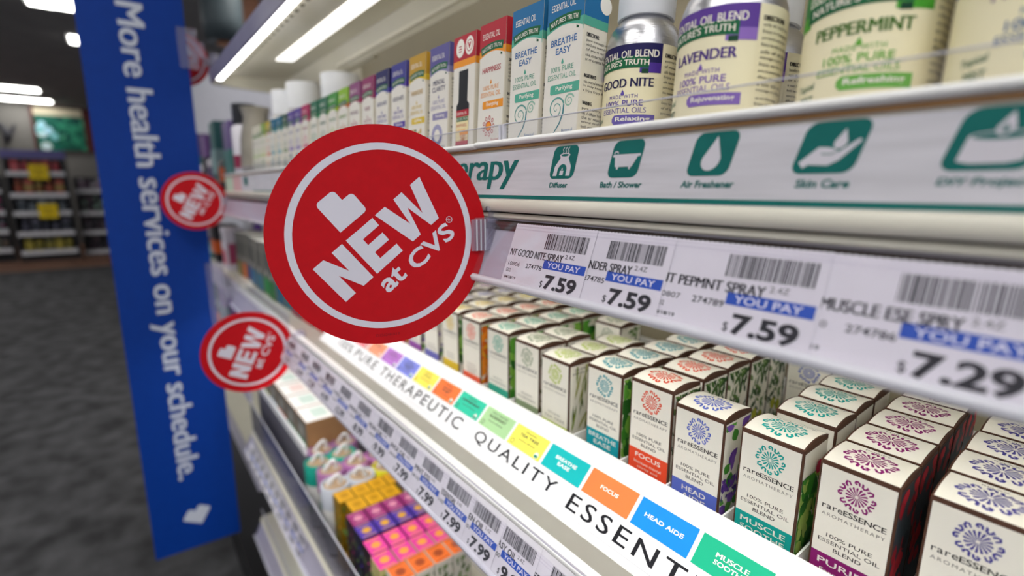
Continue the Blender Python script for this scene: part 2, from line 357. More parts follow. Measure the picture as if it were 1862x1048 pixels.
# ------------------------------------------------------------------ the shelving bay
XL, XR, YB = -6.8, 2.2, 2.75
T = thing('shelving_bay', (0, 0, 0), 'cream metal shelving bay carrying the essential oil shelves', 'shelving unit')
b = MB(); b.box(XL, XR, YB, YB + .1, FLOOR, 2.6, mat('back_tan', (150, 141, 118), .5, noise=.03, scale=10)); b.build('back_panel', T)
b = MB(); b.box(XL, XR, .95, YB, FLOOR, FLOOR + .9, BLACKP); b.build('base_deck', T)
for x in (XL - .06, XR):
    b = MB(); b.box(x, x + .06, YB - .25, YB + .1, FLOOR, 2.6, ENAMEL); b.build('upright', T)
def curve_rail(x0, x1, y, z, tilt, h):
    """outline (y,z) of a shelf-edge price channel leaning out at the bottom"""
    s_, c_ = math.sin(tilt), math.cos(tilt); P = lambda a, n_: (y - a * s_ - n_ * c_, z - a * c_ + n_ * s_)
    return P
def price_rail(T, x0, x1, y, z, tilt, h, cover=True, bead=True, cv=0):
    P = curve_rail(x0, x1, y, z, tilt, h)
    b = MB(); b.profile([P(-.016, -.03), P(-.016, -.004), P(-.011, -.004), P(-.010, -.010), P(-.006, -.010), P(-.005, -.005), P(-.001, -.006), P(0, -.012), P(h, -.012), P(h, -.03)], x0, x1, LAV)
    if bead: b.profile([P(-.032, -.035), P(-.036, -.01), P(-.030, .010), P(-.018, .012), P(-.014, .004), P(-.014, -.03)], x0, x1, ENAMEL, True)
    b.profile([P(h - .01, -.02), P(h - .012, .014), P(h, .02), P(h + .012, .01), P(h + .012, -.03)], x0, x1, EDGE, True); r = b.build('price_rail', T)
    if cover:
        b = MB(); b.profile([P(.0, .0125 + cv), P(.0, .0165 + cv), P(h, .0165 + cv), P(h, .0125 + cv)], x0, x1, RAILCLEAR)
        for q in (.012, .022): b.profile([P(q, .0165 + cv), P(q - .002, .0195 + cv), P(q - .004, .0165 + cv)], x0, x1, RAILCLEAR)
        b.build('rail_cover', r)
    return P
# top lit shelf
T = thing('shelf', (0, 0, 0), 'topmost cream shelf with a glowing light tube under its front edge', 'shelf')
b = MB(); b.profile([(1.0, 1.24), (1.8, 1.30), (1.95, 1.30), (1.95, 1.36), (1.0, 1.31)], XL, XR, CANOPY)
b.profile([(1.80, 1.31), (1.88, 1.16), (1.91, 1.14), (1.95, 1.16), (1.95, 1.31)], XL, XR, CANOPY)
dm = mat('slot_dark', (90, 84, 74), 0.8, noise=0.1); F = plane((0, 1.155, 1.2505), (1, 0, 0), (0, 1, .075))
for i in range(60):
    x = XL + .5 + i * .14; b.box(x, x + .05, 1.16, 1.185, 1.2475, 1.256, dm)
b.build('shelf_board', T)
b = MB(); b.profile([(.985, 1.16), (1.0, 1.15), (1.88, 1.115), (1.95, 1.14), (1.95, 1.36), (.985, 1.31)], XL - .05, XL, CANOPY); b.build('end_flange', T)
b = MB(); b.profile([(.985, 1.16), (.977, 1.165), (.968, 1.30), (.985, 1.315), (1.0, 1.31), (1.0, 1.17)], XL - .05, XR, mat('rail_slate', (128, 124, 146), .35, noise=.05)); b.build('price_rail', T)
b = MB(); b.profile([(1.012, 1.232), (1.012, 1.195), (1.03, 1.178), (1.065, 1.178), (1.085, 1.195), (1.085, 1.232)], XL + .12, XR, TUBE, True)
b.box(XL + .06, XL + .12, 1.01, 1.09, 1.18, 1.24, WHITE); b.build('light_tube', T)
b = MB(); b.box(XL - .2, -4.5, 1.93, 1.99, 1.135, 1.165, ENAMEL, .008); b.build('rear_strip', T)
b = MB(); b.profile([(1.42, 1.273), (1.425, 1.262), (1.585, 1.274), (1.59, 1.285)], -5.72, -3.45, mat('reflection_streak_glow', (255, 253, 248), .4, emit=1.5)); b.build('reflection_streak', T)  # added glowing strip that stands for the tube's reflection in the underside
b = MB(); b.box(-5.2, XR, 1.85, 1.91, 1.165, 1.195, ENAMEL, .008); b.build('rear_strip', T)
# upper shelf
LEAN = math.radians(-3.6)
T = thing('shelf', (0, 0, 0), 'cream shelf carrying the upright oil cartons and spray bottles', 'shelf')
b = MB(); b.profile([(1.0, .128), (YB, .128 - (YB - 1) * .063), (YB, .06 - (YB - 1) * .063), (1.0, .085)], XL + .1, XR, ENAMEL); b.build('shelf_board', T)
for x0, x1, dz in ((XL + .1, -1.468, -.003), (-1.462, XR, 0)):
    b = MB(); b.profile([(.985, .132 + dz), (.975, .139 + dz), (.978, .148 + dz), (.988, .151 + dz), (1.02, .151 + dz), (1.02, .128 + dz), (1.0, .128 + dz)], x0, x1, WHITE, True); b.build('front_lip', T)
b = MB(); b.box(XL + .1, XR, .990, 1.0, .121, .129, mat('kraft_edge', (150, 112, 70), .7, noise=.15)); b.build('edge_strip', T)
b = MB(); b.profile([(1.012, .11), (1.012, -.10), (1.0, -.12), (1.0, -.14), (1.03, -.14), (1.03, .11)], XL + .1, XR, DARK); b.build('leak_blocker', T)  # added to block the tube's light leaking through the gap above the rail
TILT_U = math.radians(21); PU = price_rail(T, XL + .05, XR, 1.0, -.1155, TILT_U, .2)
b = MB(); b.profile([(1.06, .082), (1.06, .05), (1.075, .036), (1.10, .036), (1.12, .05), (1.12, .085)], XL + .3, XR, TUBE2, True); b.build('light_tube', T)
# clear fences standing on the lip
for i, (x0, x1) in enumerate(((XL + .6, -1.345), (-1.335, XR))):
    T = thing('clear_fence', ((x0 + x1) / 2, 1.005, .151), ['clear acrylic fence before the smaller oil cartons', 'clear acrylic fence before the spray bottles and blue cartons'][i], 'fence', 'clear shelf fences')
    hw = (x1 - x0) / 2
    b = MB(); b.box(-hw, hw, -.004, .004, 0, .047, CLEAR); b.build('panel', T)
    b = MB(); b.box(-hw, hw, -.004, .004, .047, .0492, EDGE); b.build('top_edge', T)
    b = MB(); b.box(-hw if i else hw - .01, (-hw + .01) if i else hw, -.004, .006, .0, .047, EDGE); b.build('end_edge', T)
# fascia sign: icon strip
ICON = 'e9ecea'
wood = mat('whitewashed_print', (206, 204, 210), 0.5, noise=0.10, scale=6, stretch=(3, 1, 40), bump=0.1)
T = thing('shelf_sign', (0, 0.992, 0), 'whitewashed shelf sign strip with teal square icons and captions', 'shelf sign')
b = MB(); F = plane((0, 0, 0), (1, 0, 0), (0, 0, 1)); b.box(-5.2, XR, 0, .012, -.037, .113, wood)
tl = mat('sign_teal', (14, 104, 98), 0.5, noise=0.06, scale=120); iw = ink('d2cfd6')
b.rect(F, -5.2, -.0355, XR, -.0245, .0006, tl)
b.text(F, 'Aromatherapy', -2.195, -.005, .957, .120, .0008, tl, bold=.014, shear=.25, space=.95)
def icon(u0, u1, cap, cu0, cu1):
    b.rrect(F, u0 - .028, .024, u1 - .028, .113, .018, .0006, tl, shear=.30); b.text(F, cap, cu0, -.001, cu1 - cu0, .0155, .0008, tl, bold=.03, shear=.22)
icon(-1.07, -.972, 'Diffuser', -1.096, -1.019); icon(-.85, -.755, 'Bath / Shower', -.90, -.765); icon(-.622, -.525, 'Air Freshener', -.66, -.535)
icon(-.402, -.300, 'Skin Care', -.418, -.329); icon(-.187, -.085, 'DIY Projects', -.213, -.10); icon(.04, .14, 'Massage', .03, .12)
SH = lambda u, v: (u + (v - .068) * .30, v)
def ipoly(pts, cx, h=.0011, M=None): b.flat([SH(cx + x, .068 + y) for x, y in pts], F, h, M or iw)
def circ(x, y, r, n=20, ry=None): return [(x + r * math.cos(2 * math.pi * i / n), y + (ry or r) * math.sin(2 * math.pi * i / n)) for i in range(n)]
def drop(x, y, r): return [(x, y + 2.3 * r)] + [(x + r * math.cos(a), y + r * math.sin(a)) for a in [math.radians(35 - 250 * i / 18) for i in range(19)]]
cx = -1.021 - .015
ipoly([(-.034, -.036), (-.032, -.01), (-.016, .012), (-.018, .018), (.018, .018), (.016, .012), (.032, -.01), (.034, -.036)], cx); ipoly(circ(0, .02, .020, ry=.006), cx, .0012); ipoly(circ(0, .02, .015, ry=.0035), cx, .0014, tl)
ipoly([(-.018, -.036)] + [(.018 * math.cos(math.radians(180 - 10 * i)), -.022 + .018 * math.sin(math.radians(180 - 10 * i))) for i in range(19)] + [(.018, -.036)], cx, .0014, tl)
ipoly([(-.007, -.034), (-.007, -.022), (.007, -.022), (.007, -.034)], cx, .0016); ipoly(drop(0, -.0185, .0025), cx, .0016)
for k in (-.01, 0, .01): b.stroke(F, [SH(cx + k + .002 * math.sin(i * 1.1), .094 + i * .0022) for i in range(8)], .0024, .0011, iw)
cx = -.803 - .014
ipoly([(-.042, .012), (.042, .012), (.042, .006), (-.042, .006)], cx); ipoly([(-.036, .007), (.036, .007), (.024, -.018), (-.028, -.018)], cx, .0012)
for k in (-.02, .018): ipoly([(k - .004, -.017), (k + .004, -.017), (k + .002, -.024), (k - .002, -.024)], cx, .0012)
b.stroke(F, [SH(cx - .034 + .006 * math.cos(math.radians(a)), .082 + .005 * math.sin(math.radians(a))) for a in range(180, -20, -20)], .003, .0012, iw)
ipoly(drop(0, -.012, .021), -.574 - .013)
cx = -.351 - .013
ipoly(drop(.012, .008, .010), cx)
ipoly([(-.044, -.024), (-.034, -.034), (-.026, -.028), (.006, -.030), (.020, -.022), (.044, .010), (.040, .013), (.036, .011), (.014, -.008), (.008, -.002), (-.006, .001), (-.020, .002)], cx)
b.stroke(F, [SH(cx - .012, .058), SH(cx + .004, .057), SH(cx + .011, .061)], .002, .0014, tl)
cx = -.136 - .013
ipoly([(-.036, -.03), (-.02, -.034), (.02, -.034), (.036, -.03), (.036, .004), (-.036, .004)], cx); ipoly(circ(0, .004, .036, ry=.007), cx, .0012); ipoly(circ(0, .004, .032, ry=.005), cx, .0014, tl)
ipoly(drop(0, .014, .010), cx, .0016); ipoly(drop(0, .012, .004), cx, .0018, tl)
ipoly(circ(0, -.004, .02), .09 - .013)
b.build('sign_panel', T)
b = MB(); b.profile([(-.012, -.0375), (-.016, -.042), (-.018, -.055), (-.014, -.074), (-.004, -.0785), (.02, -.0785), (.02, -.0375)], XL + .1, XR, ENAMEL, True); b.build('sign_channel', T)
T = thing('shelf_sign', (0, .992, 0), 'pale green and pink end piece of shelf sign strip behind the big red disc', 'shelf sign')
b = MB(); b.box(XL + .1, -5.21, 0, .012, -.037, .113, ink('c4dcc4')); b.rect(F, -6.2, -.037, -5.75, .113, .0005, ink('d8aeb0')); b.rect(F, -5.75, -.037, -5.21, .113, .0005, wood)
b.rrect(F, -5.6, .02, -5.4, .1, .02, .001, tl); b.build('sign_panel', T)

# price tags -----------------------------------------------------------------
def tag_mesh(name, code, num, price, seed, wd=.345, cut=0):
    b = MB(); F = plane((0, 0, 0), (1, 0, 0), (0, 0, 1)); rnd = random.Random(seed)
    zz = [(0, 0)]
    n = 60
    top = [(wd * i / n, 0.0 if i % 2 else -.0018) for i in range(n, -1, -1)]
    b.prism([(0, -.193), (wd, -.193)] + top, F, 0, .0006, PAPER)
    x = .157
    while x < .325:
        w_ = rnd.choice([.0014, .0014, .0028, .0042]); b.rect(F, x, -.071, min(x + w_, .328), -.0235, .0012, BLACK); x += w_ + rnd.choice([.0016, .0016, .003])
    b.text(F, name, .010 + cut, -.104, .236 - cut, .0225, .0012, BLACK, bold=.022); b.text(F, '2.4Z' if wd > .3 else '.16Z', .253, -.0905, .036, .012, .0012, BLACK)
    b.rect(F, .173, -.128, .340, -.1025, .0010, BLUE); b.text(F, 'YOU PAY', .190, -.1235, .13, .0165, .0015, ink('e6e6f2'), bold=.008)
    b.text(F, code, .014, -.136, .056, .0125, .0012, BLACK); b.text(F, 'E02', .013, -.157, .022, .011, .0012, BLACK); b.text(F, '04/18/19', .012, -.178, .056, .009, .0012, BLACK, bold=.02)
    b.text(F, num, .099, -.1365, .072, .0145, .0012, BLACK, bold=.012)
    b.text(F, '$', .181, -.1845, None, .021, .0016, BLACK); b.text(F, price, .197, -.186, .127, .043, .0016, BLACK, bold=.038)
    return b
def put_tag(b, P, x, k, tilt, label, group, h0=.001):
    o = b.build('price_tag'); y, z = P(0, h0 + .003 * k); place(o, (x, y, z)); o.rotation_euler = (-tilt, 0, 0)
    return tag(o, label, 'price tag', group)
for k, (x, nm, cd, nu, pr, lab) in enumerate([(-1.241, 'NT GOOD NITE SPRAY', '10806', '274778', '7.59', 'white price tag reading GOOD NITE SPRAY 7.59 right of the big red disc'),
        (-1.003, 'NT LAVENDER SPRAY', '10807', '274785', '7.59', 'white price tag reading NDER SPRAY 7.59, second from the big red disc'),
        (-.683, 'NT PEPMNT SPRAY', '10807', '274789', '7.59', 'white price tag reading PEPMNT SPRAY 7.59, third from the big red disc'),
        (-.392, 'NT MUSCLE ESE SPRY', '10810', '274786', '7.29', 'white price tag reading MUSCLE ESE SPRY 7.29 at right edge of upper rail'),
        (-.06, 'NT STRESS RELIEF SPRY', '10811', '274790', '7.59', 'white price tag beyond the right end of the upper rail view')][:4]):
    put_tag(tag_mesh(nm, cd, nu, pr, 11 + k), PU, x, 3 - k, TILT_U, lab, 'price tags on the upper rail')

# ------------------------------------------------------------------ upper row of oil cartons
BW, BH, BD = .153, .437, .15
def side_text(b, F, u0, v0, n, seed, M, w=.115, lh=.0125, h=.0007):
    words = 'Enjoy the benefits of pure oils in a massage bath or diffuser for external use only keep out of reach'.split(); rnd = random.Random(seed)
    for i in range(n): b.text(F, ' '.join(rnd.choice(words) for _ in range(4)), u0, v0 - i * lh, w * rnd.uniform(.8, 1), .0085, h, M)
def tall_carton(top, band, name, ink_, word, seed, photo=False, art='leaf', BD=.15):
    b = MB(); edge = mat('carton_ivory', (228, 222, 204), .5, noise=.03)
    b.box(0, BW, 0, BD, 0, BH, edge, .003); F = plane((0, -.0004, BH), (1, 0, 0), (0, 0, 1)); S = plane((BW + .0004, 0, BH), (0, 1, 0), (0, 0, 1))
    tm, bm_, im = ink(top), ink(band), ink(ink_); wm = ink('eeeae0'); gr = NTGREEN
    b.rect(F, .002, -.003, BW - .001, -.435, .0002, mat('carton_face', (226, 222, 212), .5, noise=.02))
    for G, wd in ((F, BW), (S, BD)):
        b.rect(G, 0, -.088, wd, -.001, .0004, tm); b.rect(G, 0, -.112, wd, -.088, .0004, bm_)
    b.box(.001, BW - .001, .001, BD - .001, BH - .001, BH + .001, tm)
    if photo:
        b.disc(F, .047, -.044, .028, .0008, wm, ry=.033); b.disc(F, .110, -.044, .028, .0008, wm, ry=.033); b.ring(F, .11, -.044, .018, .021, .001, tm); b.text(F, 'v', .11, -.055, None, .022, .0012, tm, bold=.03, al='c')
        for q in (0, 1, 2): b.rect(F, .037, -.04 - q * .009, .057, -.036 - q * .009, .001, tm)
        dk = ink('1a1c22')
        b.rect(F, .043, -.240, .106, -.126, .0007, dk); b.flat([(.030, -.27), (.030, -.252), (.043, -.24), (.106, -.24), (.120, -.252), (.120, -.27)], F, .0007, dk)
        b.rrect(F, .030, -.420, .120, -.26, .012, .0008, dk)
        b.rect(F, .031, -.385, .119, -.275, .0010, ink('e6d8a8')); b.rect(F, .031, -.295, .119, -.27, .0012, tm); b.rect(F, .035, -.312, .115, -.296, .0013, gr)
        b.text(F, 'ESSENTIAL OIL', .036, -.288, .07, .01, .0014, wm); b.text(F, "NATURE'S TRUTH", .037, -.309, .076, .010, .0015, wm)
        b.text(F, name, .036, -.333, .07, .011, .0013, tm); b.text(F, '100% PURE', .04, -.349, .06, .008, .0013, bm_); b.rect(F, .06, -.363, .118, -.352, .0013, bm_)
        sun(b, F, .085, -.376, .018, bm_, tm); b.rect(F, .031, -.40, .119, -.385, .0012, tm)
        b.rect(F, 0, -.112, BW, -.088, .0005, bm_)
    else:
        b.text(F, 'ESSENTIAL OIL', .018, -.052, .10, .019, .0008, wm)
        # arched green ribbon
        arc = [(.010 + .130 * i / 12, -.100 + .020 * math.sin(math.pi * (.15 + .6 * i / 12))) for i in range(13)]
        b.stroke(F, arc, .026, .0007, gr); b.flat([(.136, -.112), (.136, -.118), (.126, -.116), (.126, -.108)], F, .00065, ink('0a4a2c'))
        FA = lambda u, v, h=0: F(u, v + .020 * math.sin(math.pi * (.15 + .6 * (u - .01) / .13)), h)
        b.rect(F, 0, -.125, BW, -.088, .00045, bm_); b.flat([(0.002, -.126), (BW - .001, -.126)] + [(BW - .003 - (BW - .004) * i / 12, -.113 + .016 * math.sin(math.pi * i / 12)) for i in range(13)], F, .0006, mat('carton_face', (226, 222, 212)))
        b.text(FA, "NATURE'S TRUTH", .018, -.107, .112, .0135, .0012, wm, bold=.01)
        ls = name.split('|'); n = len(ls)
        for i, l in enumerate(ls): b.text(F, l, BW / 2, -.150 - i * .026 if n > 1 else -.165, min(.108, .0155 * len(l)), .019, .0008, im, bold=.015, al='c')
        b.flat([(BW / 2 + x, -.200 + y) for x, y in drop(0, 0, .005)], F, .0008, bm_)
        b.text(F, '100% PURE', BW / 2, -.224, .095, .015, .0008, bm_ if art != 'swirl' else ink('4a9a80'), al='c'); b.text(F, 'ESSENTIAL OIL', BW / 2, -.246, .118, .015, .0008, bm_ if art != 'swirl' else ink('4a9a80'), al='c')
        b.rrect(F, .030, -.288, BW - .001, -.261, .006, .0008, bm_, corners=(0, 1, 1, 0)); b.text(F, word, .055, -.282, .07, .016, .0012, wm, bold=.012)
        if art == 'sun': sun(b, F, .072, -.348, .026, bm_, tm)
        elif art == 'swirl':
            for (cx, cy, r, rot, tail) in ((.062, -.330, .034, 0, 1), (.115, -.312, .020, 180, 0)):
                pts = [(cx + r * (1 - i / 46) * math.cos(math.radians(20 + i * 16)), cy + r * (1 - i / 46) * math.sin(math.radians(20 + i * 16))) for i in range(44)]
                b.stroke(F, pts, [.0055 - .0001 * i for i in range(44)], .0009, ink('8fb8a4' if not tail else '5f9a92'))
            b.stroke(F, [(.094, -.32), (.092, -.345), (.08, -.372), (.058, -.398), (.03, -.415)], [.006, .006, .005, .004, .001], .001, ink('3f8088'))
        elif art == 'ring': b.ring(F, .07, -.35, .024, .044, .0009, ink('9a98b8')); b.ring(F, .07, -.35, .026, .043, .001, ink('5a5a90'), a0=3.3, a1=6.1)
        else: b.leaves(F, .03, -.40, .125, -.31, 16, [ink('3d6b40'), ink('55804a'), im], .0009, .04, .010, (30, 150), seed)
        b.text(F, 'Botanical', .09, -.400, .045, .010, .0008, im); b.text(F, 'Blend', .09, -.413, .03, .009, .0008, im)
    # right side: text blocks
    if not photo:
        dk = ink('3a3a3c')
        b.text(S, 'DIRECTIONS:', .015, -.140, .05, .010, .0006, dk, bold=.03)
        side_text(b, S, .015, -.155, 5, seed, dk); b.text(S, 'INGREDIENTS:', .015, -.250, .05, .010, .0006, dk, bold=.03); side_text(b, S, .015, -.265, 3, seed + 1, dk)
        b.text(S, 'WARNING:', .015, -.325, .04, .010, .0006, dk, bold=.03); side_text(b, S, .015, -.340, 7, seed + 2, dk)
        if art == 'swirl': b.disc(S, .085, -.045, .024, .0009, wm)
    return b
def sun(b, F, u, v, r, m1, m2):
    b.disc(F, u, v, r * .62, .0010, m1); b.ring(F, u, v, r * .55, r * .68, .0011, m2)
    for i in range(9):
        a = 2 * math.pi * i / 9; c, s_ = math.cos(a), math.sin(a)
        P = lambda t, k: (u + r * (c * t - s_ * k), v + r * (s_ * t + c * k))
        b.stroke(F, [P(.85 + .55 * q / 6, .22 * math.sin(math.pi * q / 6)) for q in range(7)], r * .1, .0011, m2)
        b.stroke(F, [P(.85 + .55 * q / 6, -.22 * math.sin(math.pi * q / 6)) for q in range(7)], r * .1, .0011, m2)
UP = [('1d6a9c', '54a890', 'BREATHE|EASY', '2a64a0', 'Purifying', 'swirl', 'blue and green topped'), ('1d6a9c', '54a890', 'BREATHE|EASY', '2a64a0', 'Purifying', 'swirl', 'blue and green topped'),
      ('b02434', 'e89428', 'HAPPINESS', 'b02434', 'Energizing', 'sun', 'red and orange topped'), ('b02434', 'e89428', 'HAPPINESS', 'b02434', 'Energizing', 'photo', 'red topped dropper-picture'),
      ('5a5590', '8a84ac', 'MENTAL|CLARITY', '3c3c60', 'Focusing', 'ring', 'slate violet topped'), ('b88f2c', 'd8b830', 'FRANKINCENSE', 'c09a40', 'Uplifting', 'leaf', 'golden topped'),
      ('3a3a88', '4a2f9a', 'GOOD NITE', '2a2a60', 'Relaxing', 'leaf', 'indigo topped'), ('1e1f58', '4038a0', 'GOOD NITE', '2a3a80', 'Relaxing', 'leaf', 'navy topped'),
      ('8a3060', '9a2a5a', 'ROSE', '7a2a50', 'Balancing', 'leaf', 'plum topped'), ('8a4a78', 'a83060', 'PATCHOULI', '703a60', 'Soothing', 'leaf', 'mauve topped'),
      ('86b428', 'c06a30', 'BERGAMOT', '6a9a30', 'Uplifting', 'leaf', 'lime topped'), ('3f8f3c', 'a0c020', 'TEA TREE', '2f7a3a', 'Cleansing', 'leaf', 'grass green topped'),
      ('2a6a50', '3a7a50', 'ROSEMARY', '2a6a50', 'Purifying', 'leaf', 'bottle green topped'), ('1f6a4e', '2a8a5a', 'EUCALYPTUS', '1f6a4e', 'Refreshing', 'leaf', 'pine green topped'),
      ('b02a60', 'c84070', 'GERANIUM', 'a02a58', 'Balancing', 'leaf', 'crimson topped'), ('5f4a98', '7a5ab0', 'LAVENDER', '5a4a98', 'Soothing', 'leaf', 'lavender topped'), ('5f4a98', '7a5ab0', 'LAVENDER', '5a4a98', 'Soothing', 'leaf', 'lavender topped'),
      ('3a5a48', '6a8a50', 'CEDAR', '3a5a48', 'Grounding', 'leaf', 'moss topped'), ('1f6a8a', '3a9aa8', 'CALM', '1f6a8a', 'Soothing', 'leaf', 'petrol blue topped'), ('1f6a8a', '3a9aa8', 'CALM', '1f6a8a', 'Soothing', 'leaf', 'petrol blue topped'),
      ('c8b030', 'd86a28', 'CITRUS', 'd07a28', 'Energizing', 'sun', 'yellow and orange topped'), ('8aa850', 'b0c040', 'LEMON GRASS', '7a9a40', 'Uplifting', 'leaf', 'olive topped'), ('d8d4c0', '9ab860', 'VANILLA', '8a8a60', 'Comforting', 'leaf', 'pale topped'), ('d8d4c0', '9ab860', 'VANILLA', '8a8a60', 'Comforting', 'leaf', 'pale topped')]
proto = {}; x = -1.202; xs = [-1.200, -1.386]
cnt = {}
for i in range(len(UP)):
    d = UP[i]; X = -1.202 - .1865 * i + (0 if i < 2 else random.uniform(-.003, .003)) - (.013 if i == 0 else 0); zb = .1285 - .06 * .063
    key = d[:6]; cnt[d[6]] = cnt.get(d[6], 0) + 1
    where = 'beside the spray bottles' if i == 0 else ('%s one left of the spray bottles' % (NTH[i] if i < 16 else 'number %d' % (i + 1)))
    if i >= 14: where = '%s from the left end of its row' % (NTH[len(UP) - 1 - i] if i < len(UP) - 1 else 'first')
    lab = 'tall oil carton, %s, %s' % (d[6], where)
    loc = (X, 1.062 + (0 if i < 3 else random.uniform(0, .008)), zb)
    if key in proto: o = dup(proto[key], loc, lab, (LEAN, 0, 0))
    else:
        o = tall_carton(d[0], d[1], d[2], d[3], d[4], 20 + i, d[5] == 'photo', d[5], .10 if d[5] == 'swirl' else .15).build('oil_carton', loc=loc, rot=(LEAN, 0, 0)); proto[key] = o
        tag(o, lab, 'carton', 'tall oil cartons on the upper shelf')
        if d[5] == 'photo':
            b = MB(); n = 10; pts = [(.148 * i / n + .002, .001 + .010 * math.sin(math.pi * i / n)) for i in range(n + 1)]
            G = lambda u, v, h=0: Vector((u, .03 + h, BH + v)); b.prism([(.002, 0)] + pts + [(.15, 0)], G, 0, .008, ink('b02434')); b.build('top_flap', o)

# ------------------------------------------------------------------ spray bottles
def bottle(top, band, name, nameink, word, pill, ax, ay, yaw, label, dv=0, zb=None, r=.119, first=True):
    zb = .1285 - (ay - 1) * .063 - .004 if zb is None else zb
    T = thing('spray_bottle', (ax, ay, zb), label, 'bottle', 'aluminium spray bottles'); T.rotation_euler = (LEAN, 0, 0)
    b = MB(); b.lathe([(r * .96, 0), (r, .006), (r, .27), (r * .98, .29), (r * .9, .318), (r * .74, .340), (r * .66, .348), (r * .66, .36)], ALU, n=48); b.build('body', T)
    b = MB(); b.lathe([(r * .74, .352), (r * .76, .356), (r * .76, .60), (r * .72, .62)], CAPW, n=48); b.build('cap', T)
    L = MB(); rl = r + .0012; y = math.radians(yaw)
    F = lambda u, v, h=0: Vector(((rl + h) * math.sin(u / r + y), -(rl + h) * math.cos(u / r + y), v + dv))
    tm, bm_, nm, pm = ink(top), ink(band), ink(nameink), ink(pill); wm = ink('eae6d8')
    L.rect(F, -r * 2.2, .012 - dv, r * 2.2, .262, 0, LABELCREAM, 48, 1)
    L.rect(F, -r * 1.45, .212, r * .95, .262, .0006, tm, 30, 1); L.rect(F, r * .40, .186, r * .95, .212, .0006, bm_, 10, 1); L.rect(F, -r * 1.45, .186, -r * .9, .212, .0006, bm_, 10, 1)
    L.text(F, 'ESSENTIAL OIL BLEND', -.115, .226, .205, .019, .0010, wm, bold=.012)
    arcf = lambda u: .206 + .009 * math.cos(u / .085)
    FA = lambda u, v, h=0: F(u, v + arcf(u), h)
    L.rect(FA, -r * .98, -.015, r * .62, .015, .0009, NTGREEN, 24, 1); L.rect(F, r * .45, .184, r * .62, .196, .0007, ink('0a3f28'), 4, 1)
    L.text(FA, "NATURE'S TRUTH", -.100, -.008, .165, .0155, .0014, wm, bold=.014)
    L.text(F, name, 0, .150, min(.162, .0185 * len(name)), .023, .0010, nm, bold=.02, al='c')
    L.flat([(x_, .133 + y_) for x_, y_ in drop(0, 0, .005)], F, .001, pm)
    L.text(F, 'MADE WITH', 0, .121, .085, .010, .0010, pm, al='c', space=1.2); L.text(F, '100% PURE', 0, .100, .115, .016, .0010, pm, bold=.01, al='c'); L.text(F, 'ESSENTIAL OILS', 0, .082, .135, .014, .0010, pm, al='c')
    L.pill(F, -.028, .051, .092, .077, .008, .0010, pm); L.text(F, word, -.016, .057, .095, .015, .0018, wm, bold=.02)
    L.text(F, 'Topical', -.112, .056, .042, .016, .001, NTGREEN, bold=.01, shear=.2, rot=.1); L.text(F, 'MIST', -.105, .038, .034, .013, .001, NTGREEN, bold=.01)
    L.pill(F, r * .97, .012, r * 2.0, .252, .012, .0008, LABELCREAM, 24)
    dk = ink('2a2624'); L.text(F, 'DIRECTIONS:', r * 1.04, .228, .062, .010, .0018, dk, bold=.03); side_text(L, F, r * 1.04, .214, 11, 5 + int(ax * 100), dk, .09, .0135, .0018)
    side_text(L, F, r * 1.04, .062, 3, 9, dk, .08, .0125, .0018)
    L.leaves(F, -.01, .010, .04, .032, 12, [pm, nm], .0010, .018, .004, (40, 140), 4)
    L.build('label', T); return T
bottle('1c1850', '4a2f90', 'GOOD NITE', '201c4c', 'Relaxing', '5a4aa0', -.978, 1.226, 13, 'aluminium spray bottle with navy label band beside the blue cartons', .004, r=.105)
bottle('5a3a90', '8a68b8', 'LAVENDER', '4a2f80', 'Rejuvenating', '7a5ab0', -.690, 1.19, 2, 'aluminium spray bottle with violet label band, second bottle from the cartons', .012)
bottle('2a7a3c', '4aa030', 'PEPPERMINT', '3d6a20', 'Refreshing', '62a83c', -.406, 1.225, 10, 'spray bottle with green label band, right of the violet one', .012)
bottle('1f3f7c', '2a5a90', 'MUSCLE EASE', '6a4a78', 'Soothing', '2c5a94', -.150, 1.20, 12, 'spray bottle with dark blue pill label at the upper right edge', .012)
bottle('5a3a90', '8a68b8', 'LAVENDER', '4a2f80', 'Rejuvenating', '7a5ab0', -.775, 1.52, 2, 'violet-banded spray bottle in the second row, seen between two front bottles', first=False)

# white-capped bottles, pouch and black-capped bottle near the left end
def white_bottle(r, h, loc, label, capcol, bodycol, band):
    T = thing('bottle', loc, label, 'bottle', 'bottles at the left end of the upper shelf')
    b = MB(); b.lathe([(r * .95, 0), (r, .01), (r, h * .66), (r * .9, h * .7), (r * .6, h * .73)], bodycol, n=28); b.lathe([(r * 1.01, h * .12), (r * 1.01, h * .3)], band, n=28, cap=False); b.build('body', T)
    b = MB(); b.lathe([(r * .82, h * .73), (r * .84, h * .75), (r * .82, h)], capcol, n=28); b.build('cap', T); return T
def shz(y): return .1285 - (y - 1) * .063 - .003
white_bottle(.20, .95, (-5.55, 1.62, shz(1.62)), 'tall white-capped bottle behind the carton row, left one of two', CAPW, mat('bottle_white', (226, 222, 214), .4, noise=.03), ink('d8d4cc'))
white_bottle(.17, .90, (-5.85, 1.52, shz(1.52)), 'narrow white-capped bottle behind the left end of the carton row', CAPW, ink('d8d6d0'), ink('c8c4bc'))
white_bottle(.21, .92, (-4.75, 1.72, shz(1.72)), 'white-capped bottle behind the lavender topped cartons', CAPW, ink('dcd8d0'), ink('c8c4bc'))
white_bottle(.15, .78, (-6.35, 1.20, shz(1.2)), 'white bottle with black cap and red band at the shelf end', BLACKP, mat('bottle_white2', (220, 216, 222), .4, noise=.03), ink('8a2a48'))
b = MB(); 
